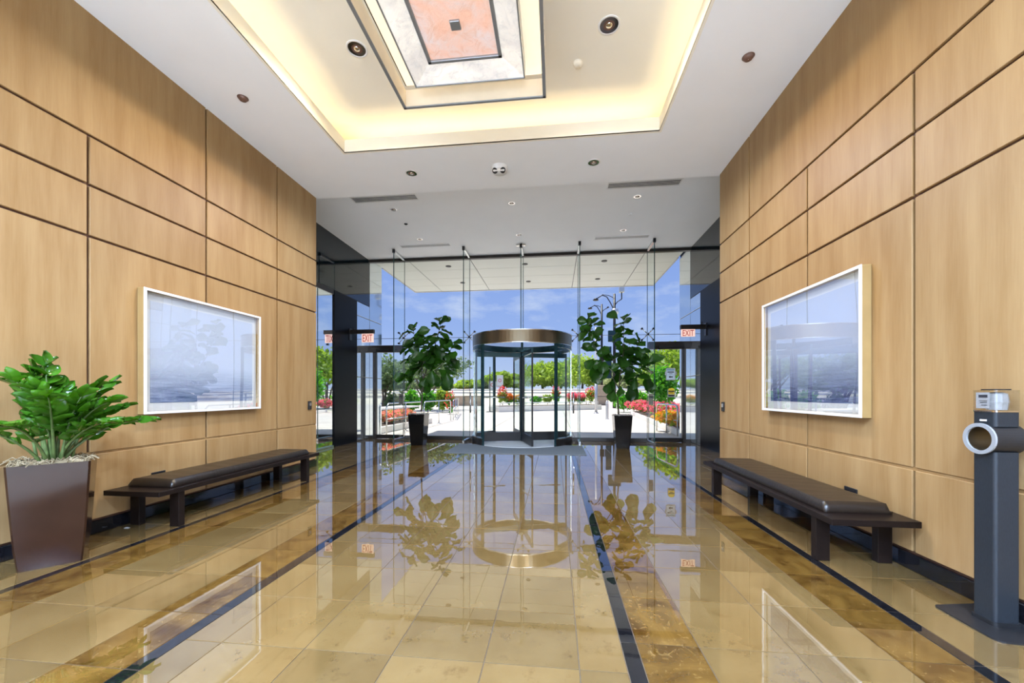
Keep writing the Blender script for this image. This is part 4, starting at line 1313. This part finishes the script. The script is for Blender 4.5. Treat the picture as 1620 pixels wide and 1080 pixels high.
# clear bin on top with a sachet inside
cb_ = MB().prism([(x + .012, y) for x, y in rrect(.066, .063, .018)], 1.20, 1.318)
cb_.build('clear_bin', 'clear_plastic', ds)
MB().prism([(x + .012, y) for x, y in rrect(.067, .064, .018)], 1.195, 1.203).build('bin_seat', 'chrome', ds)
sb = MB()
sb.lathe([(.004, 1.205), (.040, 1.207), (.048, 1.25), (.042, 1.298), (.02, 1.306), (.004, 1.307)], (.016, 0, 0), 10, False)
sb.build('sachet', 'bin_film', ds)
MB().box(-.0555, -.0545, -.035, .035, 1.215, 1.305).build('label', 'bin_film', ds)
MB().box(-.0568, -.0556, -.026, .020, 1.276, 1.292).build('label_mark', 'ink', ds)
for z, wd in ((1.256, .04), (1.246, .036), (1.232, .03)):
    MB().box(-.0568, -.0556, -.024, -.024 + wd, z, z + .003).build('label_line', 'ink', ds)
MB().prism([(x + .012, y) for x, y in rrect(.045, .042, .015)], 1.318, 1.324).build('bin_lid', 'dark_metal', ds)

# scrap of paper under the left bench end
p_ = on_z(201, 835)
tag(MB().add([(p_[0] - .02, p_[1] - .012, .001), (p_[0] + .022, p_[1] - .008, .001), (p_[0] + .02, p_[1] + .012, .001), (p_[0] - .018, p_[1] + .01, .001),
              (p_[0] - .02, p_[1] - .012, .004), (p_[0] + .022, p_[1] - .008, .006), (p_[0] + .02, p_[1] + .012, .003), (p_[0] - .018, p_[1] + .01, .007)],
             [(0, 3, 2, 1), (4, 5, 6, 7), (0, 1, 5, 4), (1, 2, 6, 5), (2, 3, 7, 6), (3, 0, 4, 7)]).build('paper_scrap', 'label_paper'), 'tiny white paper scrap on the floor under the left bench', 'scrap')

# ------------------------------------------------------------------ outside: ground, canopy
gr = struct(MB().box(-160, 160, YG + .001, 260, -.35, -.03).build('ground', 'asphalt'), 'pale roadway and ground beyond the plaza', 'ground')
plz = struct(MB().box(-16, 16, YG + .06, 44, -.03, -.012).build('ground_plaza', 'joint_dark'), 'sunlit concrete plaza outside the glass front', 'pavement')
SLW = 2.9
slab = MB().bevbox(-SLW / 2 + .012, SLW / 2 - .012, -SLW / 2 + .012, SLW / 2 - .012, -.02, 0, .006).mesh('paving_slab', 'concrete')
for i in range(-5, 6):
    for j in range(11):
        put('paving_slab', slab, plz, (AX + i * SLW, YG + .07 + SLW * (j + .5), 0))

cn = thing('entrance_canopy', 'pale panelled canopy soffit over the entrance outside the glass', 'canopy', (0, 0, 5.2))
CX0, CX1, CY1 = -5.36, 3.53, 14.6
MB().box(CX0, CX1, YG + .08, CY1, .015, .45).build('deck', 'dark_metal', cn)
cxs = [CX0, -4.30, -2.46, .62, 2.49, CX1]
cys = [YG + .08, 12.1, 13.0, 13.85, CY1]
for a, b in zip(cxs[:-1], cxs[1:]):
    for c, d in zip(cys[:-1], cys[1:]):
        MB().bevbox(a + .010, b - .010, c + .006, d - .006, 0, .02, .004).build('soffit_panel', 'canopy_panel', cn)
MB().bevbox(CX0, CX1, CY1, CY1 + .05, -.02, .46, .006).build('fascia', 'silver_paint', cn)
for s_ in ((CX0 - .0, CX0 + .03), (CX1 - .03, CX1)):
    MB().box(s_[0], s_[1], YG + .9, CY1, -.02, .015).build('edge_trim', 'silver_paint', cn)
for px, py in ((709.5, 421), (732, 447), (830.5, 417.5), (836, 445), (956, 412.5), (945.5, 441)):
    q = on_z(px, py, 5.2)
    MB().lathe([(.085, -.002), (.085, -.012), (.06, -.014), (.004, -.006)], (q[0], q[1], 0), 20).build('soffit_lamp', 'dark_metal', cn)

# ------------------------------------------------------------------ outside: street furniture
def bollard(px, py, h, r, lab):
    b = on_z(px, py)
    t = thing('bollard', lab, 'bollard', b)
    MB().lathe([(r, 0), (r, h - .08), (r * .98, h - .05), (r * .6, h), (.004, h + .005)], n=18).build('body', 'silver_paint', t)
    MB().lathe([(r * 1.02, h * .84), (r * 1.02, h * .93)], n=18).build('reflective_band', 'white_plastic', t)
    MB().lathe([(r * 1.5, 0), (r * 1.5, .015), (r, .02)], n=18).build('flange', 'steel', t)
bollard(960.5, 662.5, .92, .07, 'short grey steel bollard on the plaza right of the revolving door')
b = on_z(943, 653.5)
t = thing('flag_pole', 'tall grey steel pole on the plaza behind the right fig', 'pole', b)
MB().tube([(0, 0, 0), (0, 0, 2.05)], .095, 16).build('sleeve', 'silver_paint', t)
MB().tube([(0, 0, 2.05), (0, 0, 5.6)], [.075, .06], 14).build('shaft', 'white_plastic', t)
MB().lathe([(.17, 0), (.17, .02), (.1, .05)], n=18).build('flange', 'steel', t)

def street_lamp(px, py, top, lab, banner, box):
    b = on_z(px, py)
    t = thing('street_lamp', lab, 'street lamp', b)
    MB().tube([(0, 0, 0), (0, 0, top)], [.16, .10], 14).build('pole', 'dark_metal', t)
    k = b[1] / 620
    q = 1.0 if banner else .8
    z = top - .25
    arm = MB()
    arm.tube([(0, 0, z - 1.25 * q), (-.35 * q, 0, z - .5 * q), (-.65 * q, 0, z), (-1.05 * q, 0, z + .16 * q), (-1.5 * q, 0, z - .12 * q)], .045, 8)
    arm.tube([(0, 0, z - .12), (-.5 * q, 0, z + .12 * q), (-1.05 * q, 0, z + .22 * q)], .03, 8)
    arm.build('arm', 'dark_metal', t)
    MB().lathe([(.03, .16), (.12, .12), (.26, -.02), (.22, -.07), (.01, -.08)], (-1.6 * q, 0, z - .22 * q), 16).build('lamp_head', 'dark_metal', t)
    MB().tube([(0, 0, z - .8 * q), (.25, 0, z - .45 * q), (.65, 0, z - .2 * q)], .04, 8).build('short_arm', 'dark_metal', t)
    if box:
        MB().bevbox(.40, .85, -.2, .2, z + .35, z + 1.25, .05).build('camera_box', 'silver_paint', t)
        MB().tube([(.62, 0, z - .2), (.62, 0, z + .4)], .05, 8).build('box_bracket', 'dark_metal', t)
        MB().lathe([(.01, -.3), (.28, -.22), (.34, 0), (.28, .22), (.01, .3)], (0, -.2, z - 1.35), 16).build('dial', 'silver_paint', t)
    else:
        MB().lathe([(.04, .14), (.16, .02), (.01, -.05)], (.68, 0, z - .18 * q), 12).build('lamp_head', 'dark_metal', t)
    if banner:
        MB().bevbox(-.55, .55, -.12, .12, top - 4.2, top - 3.2, .04).build('equipment_box', 'teal_frame', t)
        MB().bevbox(-.75, -.25, -.05, .05, top - 7.4, top - 4.6, .02).build('banner', 'teal_frame', t)
        MB().bar((-.85, 0, top - 4.5), (-.85, 0, top - 7.5), .05).build('banner_rod', 'steel', t)
    else:
        MB().bevbox(-.2, .95, -.2, .2, top - 6.3, top - 5.5, .04).build('equipment_box', 'dark_metal', t)
        MB().bevbox(-.65, .65, -.65, .65, 0, 2.2, .05).build('plinth', 'brick_buff', t)
    return t
street_lamp(972, 645.5, 10.0, 'tall street lamp with curved arm, camera box and dark banner', True, True)
street_lamp(952, 640.5, 11.2, 'tall street lamp with curved arms on a buff plinth, further away', False, False)

def sign_post(px, py, top, faces, lab):
    b = on_z(px, py)
    t = thing('sign_post', lab, 'sign post', b)
    MB().tube([(0, 0, 0), (0, 0, top)], .035, 10).build('post', 'dark_metal', t)
    MB().lathe([(.28, 0), (.28, .03), (.05, .06)], n=18).build('foot', 'dark_metal', t)
    for (x0, x1, z0, z1) in faces:
        s_ = MB().bevbox(x0, x1, -.06, -.04, z0, z1, .004).build('sign_plate', 'white_plastic', t)
        cx_ = (x0 + x1) / 2; cz_ = (z0 + z1) / 2; r = min(x1 - x0, z1 - z0) * .26
        n = 20; vs = []; fs = []
        for k in range(n):
            a = 2 * math.pi * k / n
            for q in (r * .7, r):
                vs.append((cx_ + q * math.cos(a), -.064, cz_ + .05 + q * math.sin(a)))
        for k in range(n):
            k2 = (k + 1) % n
            fs.append((2 * k, 2 * k + 1, 2 * k2 + 1, 2 * k2))
        MB().add(vs, fs).build('red_ring', 'sign_red', s_)
        MB().box(x0 + .06, x1 - .06, -.064, -.06, z0 + .05, z0 + .08).build('text_line', 'ink', s_)
sign_post(775, 651.5, 3.15, [], 'slim dark post on a round foot seen through the revolving door')
sign_post(791, 646, 2.85, [(-.28, .28, 1.85, 2.85), (-.95, -.32, 1.60, 2.35)], 'white parking sign with red circle marks behind the revolving door')

# railings
def railing(pts, h, lab, posts, group='plaza handrails'):
    base = pts[0]
    t = thing('railing', lab, 'railing', (base[0], base[1], 0), 0, group)
    L = [Vector((p[0] - base[0], p[1] - base[1], 0)) for p in pts]
    top = [Vector((*L[0].xy, .05))] + [Vector((*L[0].xy, h - .12))]
    dirv = (L[1] - L[0]).normalized()
    top += [L[0] + dirv * .12 + Vector((0, 0, h))] + [p + Vector((0, 0, h)) for p in L[1:-1]]
    de = (L[-1] - L[-2]).normalized()
    top += [L[-1] - de * .12 + Vector((0, 0, h)), Vector((*L[-1].xy, h - .12)), Vector((*L[-1].xy, 0.0))]
    top[0].z = 0
    MB().tube(top, .025, 8).build('top_rail', 'steel', t)
    MB().tube([p + Vector((0, 0, h * .5)) for p in L], .018, 8).build('mid_rail', 'steel', t)
    for k in range(posts):
        q = (k + 1) / (posts + 1)
        seg = q * (len(L) - 1); i0 = min(int(seg), len(L) - 2)
        p = L[i0].lerp(L[i0 + 1], seg - i0)
        po_ = MB().tube([p, p + Vector((0, 0, h))], .022, 8).build('post', 'steel', t)
        MB().lathe([(.09, 0), (.09, .012), (.03, .02)], (p.x, p.y, 0), 14).build('foot', 'steel', po_)
railing([on_z(611.5, 688), on_z(667, 676)], .98, 'steel handrail outside the left glass door', 1)
railing([on_z(671, 675.5), on_z(713, 665)], .98, 'steel handrail behind the left fig planter', 1)
railing([on_z(717, 664), on_z(725, 654)], .98, 'steel handrail further out, left of the revolving door', 2)
railing([on_z(1039, 681), on_z(1072, 690)], .94, 'steel handrail outside the right glass door', 1)

# planters and beds
def planter_wall(name, pts, h, wd, m, lab, cat='planter'):
    a, b = Vector((*pts[0][:2], 0)), Vector((*pts[1][:2], 0))
    d = b - a; L = d.length
    t = thing(name, lab, cat, a, math.atan2(d.y, d.x))
    MB().bevbox(0, L, 0, wd, 0, h, .015).build('kerb', m, t)
    MB().box(.12, L - .12, .12, wd - .12, h, h + .02).build('soil', 'soil', t)
    return t, L
pw, Lp = planter_wall('planter_box', (on_z(789, 651.8), on_z(952, 647.5)), .38, 1.6, 'concrete_pale', 'long low concrete planter across the plaza behind the revolving door')
MB().tube([(0.2, .2, .40), (.2, .2, .62), (Lp - .2, .2, .62), (Lp - .2, .2, .40)], .03, 8).build('rail', 'white_plastic', pw)
for k in range(1, 8):
    MB().tube([(Lp * k / 8, .2, .40), (Lp * k / 8, .2, .62)], .02, 6).build('rail_post', 'white_plastic', pw)
pL, _ = planter_wall('planter_box', (on_z(604, 686), on_z(684, 669)), .22, 1.2, 'concrete_pale', 'low planter bed of red and yellow flowers outside the left door')
pD, _ = planter_wall('planter_box', (on_z(600, 667), on_z(648, 660)), .52, 1.1, 'dark_planter', 'dark raised planter behind the left flower bed')
MB().box(-.05, 4.6, -.05, 1.15, .525, .60).build('coping', 'concrete_pale', pD)
pR, LR = planter_wall('planter_box', (on_z(997, 655), on_z(1077, 692)), .20, 3.2, 'concrete_pale', 'low kerbed bed of pink flowers outside the right door')
pR2 = pR

def foliage(name, n, cen, rad, size, material, parent, seed, shell=.55, squash=1.):
    """leaf clusters: n small bent leaf quads spread through an ellipsoid"""
    rg_ = np.random.RandomState(seed)
    d = rg_.normal(size=(n, 3)); d /= np.linalg.norm(d, axis=1)[:, None]
    rr = shell + (1 - shell) * rg_.rand(n)
    rr *= .75 + .35 * rg_.rand(n)
    P_ = np.array(cen) + d * np.array(rad) * rr[:, None]
    a = rg_.normal(size=(n, 3)); a /= np.linalg.norm(a, axis=1)[:, None]
    b_ = np.cross(a, rg_.normal(size=(n, 3))); b_ /= np.linalg.norm(b_, axis=1)[:, None]
    sz = size * (.6 + .8 * rg_.rand(n))[:, None]
    v0 = P_ - a * sz; v1 = P_ + b_ * sz * .55; v2 = P_ + a * sz; v3 = P_ - b_ * sz * .55
    V = np.stack([v0, v1, v2, v3], 1).reshape(-1, 3)
    me = bpy.data.meshes.new(name)
    me.from_pydata(V.tolist(), [], [(4 * i, 4 * i + 1, 4 * i + 2, 4 * i + 3) for i in range(n)])
    me.materials.append(MATS[material])
    return me
def multi_foliage(name, blobs, size, material, parent, seed):
    """one mesh from several ellipsoid blobs [(centre, radii, n)]"""
    vs, fs = [], []
    for k, (c_, r_, n) in enumerate(blobs):
        me = foliage(name, n, c_, r_, size, material, None, seed + k)
        b = len(vs)
        vs.extend([tuple(v.co) for v in me.vertices]); fs.extend([tuple(b + i for i in p.vertices) for p in me.polygons])
        bpy.data.meshes.remove(me)
    me = bpy.data.meshes.new(name); me.from_pydata(vs, [], fs); me.materials.append(MATS[material])
    return put(name, me, parent)
def tree(pos, h, cr, material, lab, seed, leaf=.28, n=2600, trunk=.18, stems=1, crown0=.35, group=None, name='tree'):
    rnd = random.Random(seed)
    t = thing(name, lab, 'tree', pos, 0, group)
    blobs = []
    nb = 9
    for k in range(nb):
        a = 2.4 * k
        q = rnd.uniform(.2, .85)
        zz_ = h * (crown0 + (1 - crown0) * rnd.uniform(.25, .8))
        blobs.append(((cr * q * math.cos(a), cr * q * math.sin(a), zz_), (cr * .48, cr * .48, h * (1 - crown0) * .26), n // nb))
    blobs.append(((0, 0, h * (crown0 + (1 - crown0) * .55)), (cr * .8, cr * .8, h * (1 - crown0) * .45), n // 3))
    multi_foliage('crown', blobs, leaf, material, t, seed * 31)
    for s_ in range(stems):
        a = 2 * math.pi * s_ / stems + seed
        sp = 0 if stems == 1 else cr * .55
        MB().tube([(0.1 * math.cos(a), .1 * math.sin(a), 0), (sp * .3 * math.cos(a), sp * .3 * math.sin(a), h * .3), (sp * math.cos(a), sp * math.sin(a), h * .7)], [trunk, trunk * .7, trunk * .3], 7).build('trunk' if stems == 1 else 'stem', 'bark_outside', t)
    for s_ in range(5):
        a = 2 * math.pi * s_ / 5 + seed * .7
        MB().tube([(0, 0, h * .35), (cr * .35 * math.cos(a), cr * .35 * math.sin(a), h * .55), (cr * .75 * math.cos(a), cr * .75 * math.sin(a), h * .72)], [trunk * .5, trunk * .3, trunk * .1], 5).build('branch', 'bark_outside', t)
    return t
def at(px, py_ground_d):
    r = ray(px, HY); q = py_ground_d / math.hypot(r[0], r[1])
    return (r[0] * q, r[1] * q, 0)
def ztop(py, dist_y):       # height of a pixel row at forward depth
    return H + (HY - py) * dist_y / FPX
# trees beyond the road, left to right
far = [(739, 62, 601, 2.3, 'tree_leaf', 'pale green tree beyond the road, just left of the revolving door'),
       (768, 78, 599, 2.6, 'tree_leaf_dark', 'small dark tree beyond the road, seen through the left of the revolving door'),
       (797, 61, 588, 2.5, 'tree_leaf', 'rounded tree beyond the road behind the parking sign'),
       (821, 80, 592, 3.0, 'tree_leaf_dark', 'mid-green tree beyond the road at the centre of the revolving door'),
       (858, 62, 570, 4.4, 'tree_leaf', 'broad yellow-green tree beyond the road, the biggest through the revolving door'),
       (888, 84, 580, 4.6, 'tree_leaf', 'green tree beyond the road at the right of the revolving door'),
       (922, 73, 558, 4.4, 'tree_leaf', 'tall yellow-green tree beyond the road, right of the revolving door'),
       (958, 92, 574, 3.4, 'tree_leaf_pale', 'pale tree beyond the road behind the right fig'),
       (1000, 64, 592, 4.2, 'tree_leaf_pale', 'low pale tree beyond the road, right of the right fig'),
       (700, 74, 607, 3.6, 'tree_leaf_pale', 'low pale tree beyond the road behind the left fig'),
       (655, 62, 606, 3.2, 'tree_leaf_pale', 'low pale tree beyond the road, left of the left fig')]
ZE = 1.95
for k, (px, Y, ptop, cr, m, lab) in enumerate(far):
    pos = at(px, Y)
    tree((pos[0], pos[1], ZE), ztop(ptop, Y * .99) - ZE, cr, m, lab, 3 + k, leaf=.30, n=2600, trunk=.22, crown0=.02, group='trees beyond the road')
# near trees
tree(at(674, 31), ztop(563, 31), 2.8, 'tree_leaf_dark', 'open many-stemmed tree behind the left handrails', 51, leaf=.12, n=2600, trunk=.08, stems=7, crown0=.42)
tree(at(608, 26.5), ztop(560, 26.5), 1.7, 'tree_leaf_dark', 'dark open tree outside the left glass door', 52, leaf=.13, n=1700, trunk=.10, stems=4, crown0=.30)
tree(at(540, 31), ztop(560, 31), 2.2, 'tree_leaf_dark', 'dark tree outside, beyond the left wing', 57, leaf=.2, n=2000, trunk=.12, stems=3, crown0=.25)
tree(at(1058, 33), ztop(548, 33), 2.2, 'tree_leaf', 'yellow-green open tree outside the right glass door', 53, leaf=.17, n=2200, trunk=.10, stems=4, crown0=.35)
tree(at(1140, 30), ztop(552, 30), 2.0, 'tree_leaf', 'yellow-green tree outside, beyond the right wing', 58, leaf=.2, n=2000, trunk=.12, stems=3, crown0=.3)

def bush(px, dist, rad, hgt, leafm, lab, seed, flower=None, nfl=120, z0=0., fs=.05, leaf=.10, n=700, up=.5, group=None, cat='shrub'):
    pos = at(px, dist); pos = (pos[0], pos[1], z0)
    t = thing('flowering_shrub' if flower else 'shrub', lab, cat, pos, 0, group)
    me = foliage('foliage', n, (0, 0, hgt * .60), (rad, rad * .8, hgt * .50), leaf, leafm, None, seed, .3)
    put('foliage', me, t)
    MB().tube([(0, 0, 0), (.02, 0, hgt * .5)], [.03, .015], 6).build('stem', 'bark_outside', t)
    if flower:
        rg_ = np.random.RandomState(seed + 5)
        me = foliage('blossoms', nfl * 5, (0, 0, hgt * (up + .14)), (rad * 1.02, rad * .85, hgt * .50), fs, flower, None, seed + 9, .75)
        put('blossoms', me, t)
    return t
def dist_of(px, py):
    p = on_z(px, py); return math.hypot(p[0], p[1])
# right bed: pink azaleas, lush shrub and orange bush
k = 0
for px, py in ((1003, 656), (1013, 659), (1024, 663), (1036, 667), (1049, 671), (1063, 675), (1080, 679)):
    k += 1
    bush(px, dist_of(px, py) + .9, .56, .62, 'tree_leaf_lush', 'pink flowering azalea in the right bed, number %d from the far end' % k if False else ['farthest', 'second farthest', 'third farthest', 'middle', 'third nearest', 'second nearest', 'nearest'][k - 1] + ' pink azalea in the kerbed bed outside the right door', 100 + k, 'flower_pink', 170, .22, .055, .08, 500, group='pink azaleas in the right bed')
bush(1057, 14.4, .5, .45, 'tree_leaf', 'orange and yellow leafed bush by the right handrail', 131, 'flower_orange', 120, .22, .05, .07, 500)
bush(1077, 13.4, .42, .4, 'tree_leaf', 'small orange bush beside the right wing', 132, 'flower_orange', 110, .22, .05, .07, 400)
bush(1048, 28, 1.1, 3.0, 'tree_leaf_lush', 'lush bright green shrub behind the pink azaleas', 133, None, leaf=.13, n=2200)
bush(1102, 27, .8, 2.6, 'tree_leaf_lush', 'lush green shrub at the right behind the handrail', 134, None, leaf=.13, n=2000)
bush(1013, 30, .85, 1.35, 'tree_leaf_lush', 'green shrub with a few blooms right of the right fig', 135, 'flower_salmon', 12, 0, .06, .11, 1100)
bush(987, 28, .8, 1.3, 'tree_leaf_lush', 'pale green shrub behind the right fig planter', 136, None, leaf=.11, n=1000)
# left beds
k = 0
for px, py in ((609, 683), (620, 680.5), (632, 678), (643, 675.5)):
    k += 1
    bush(px, dist_of(px, py) + .55, .34, .40, 'tree_leaf', ['first', 'second', 'third', 'fourth'][k - 1] + ' salmon flower clump from the left in the bed outside the left door', 150 + k, 'flower_salmon', 110, .24, .045, .06, 420, group='flower clumps in the left bed')
for k, (px, dd, hh, m) in enumerate(((622, 25, 1.2, 'tree_leaf_dark'), (651, 25, 1.4, 'tree_leaf_lush'), (677, 26.5, 1.45, 'tree_leaf_lush'), (700, 27, 1.55, 'tree_leaf'))):
    bush(px, dd, .55, hh, m, ['dark shrub behind the left handrail', 'green shrub left of the left fig trunk', 'green shrub right of the left fig trunk', 'rounded green shrub at the end of the left handrails'][k], 170 + k, None, leaf=.12, n=1100)
bush(712, 24.6, .35, 1.35, 'tree_leaf_lush', 'slim red-flowered shrub at the end of the left handrails', 180, 'flower_red', 26, 0, .07, .09, 220)
# flowers in the long planter
spec = [(795, 28.4, .42, 1.05, 'flower_red', 40, 'tall red canna clump at the left end of the long planter'),
        (805, 29, .42, .65, 'flower_orange', 110, 'orange flower clump in the long planter'),
        (820, 29.6, .42, .60, 'flower_orange', 30, 'green and orange clump at the middle of the long planter'),
        (848, 30.3, .55, .62, None, 0, 'low green clump in the long planter'),
        (866, 30.7, .5, .75, None, 0, 'leafy green clump in the right half of the long planter'),
        (880, 31.3, .38, 1.15, 'flower_red', 34, 'tall red canna clump right of the revolving door wings'),
        (905, 32.0, .48, .72, 'flower_pink', 120, 'pink flower clump in the long planter beside the revolving door'),
        (919, 32.5, .42, .70, 'flower_pink', 90, 'pink flower clump left of the red cannas'),
        (935, 33.1, .5, 1.15, 'flower_red', 34, 'tall red-tipped canna clump near the grey pole')]
for k, (px, dd, rr_, hh, fm, nf, lab) in enumerate(spec):
    bush(px, dd + .7, rr_, hh, 'tree_leaf_lush' if k % 2 else 'tree_leaf', lab, 200 + k, fm, nf, .41, .07, .10, 420, .75, group='clumps in the long planter')

# low walls beyond the plaza
em = MB()
em.add([(-90, 45, -.03), (90, 45, -.03), (90, 57, 1.95), (-90, 57, 1.95), (90, 120, 1.95), (-90, 120, 1.95), (90, 120, -.03), (-90, 120, -.03)],
       [(0, 1, 2, 3), (3, 2, 4, 5), (5, 4, 6, 7), (0, 7, 6, 1), (1, 6, 4, 2), (0, 3, 5, 7)])
emo = struct(em.build('ground_embankment', 'dry_verge'), 'pale sunlit embankment and roadway beyond the plaza', 'ground')
MB().box(-60, 60, 49.5, 49.8, .5, .98).build('kerb_wall', 'concrete_pale', emo)
MB().box(-60, 60, 55.2, 55.5, 1.4, 1.9).build('kerb_wall', 'concrete_pale', emo)
for z, y in ((1.35, 53), ):
    MB().box(-60, 60, y, y + .15, z - .2, z + .12).build('guard_rail', 'silver_paint', emo)
a, b = on_y(700, 641, 40), on_y(762, 630, 40)
tag(MB().bevbox(a[0], b[0], 40, 40.4, 0, 1.05, .03).build('brick_wall', 'brick_buff'), 'low buff wall on the far side of the plaza, left of the revolving door', 'wall')
a, b = on_y(640, 641, 42), on_y(700, 630, 42)
tag(MB().bevbox(a[0] - 10, b[0], 42, 42.4, 0, .9, .03).build('brick_wall', 'concrete_pale'), 'low pale wall on the far side of the plaza behind the left fig', 'wall')
fr = thing('fence', 'thin dark rail fence across the far side of the plaza', 'fence', (0, 38.5, 0))
MB().tube([(-9, 0, 1.0), (9, 0, 1.0)], .03, 6).build('top_rail', 'dark_metal', fr)
for k in range(7):
    MB().tube([(-9 + 3 * k, 0, 0), (-9 + 3 * k, 0, 1.0)], .03, 6).build('post', 'dark_metal', fr)
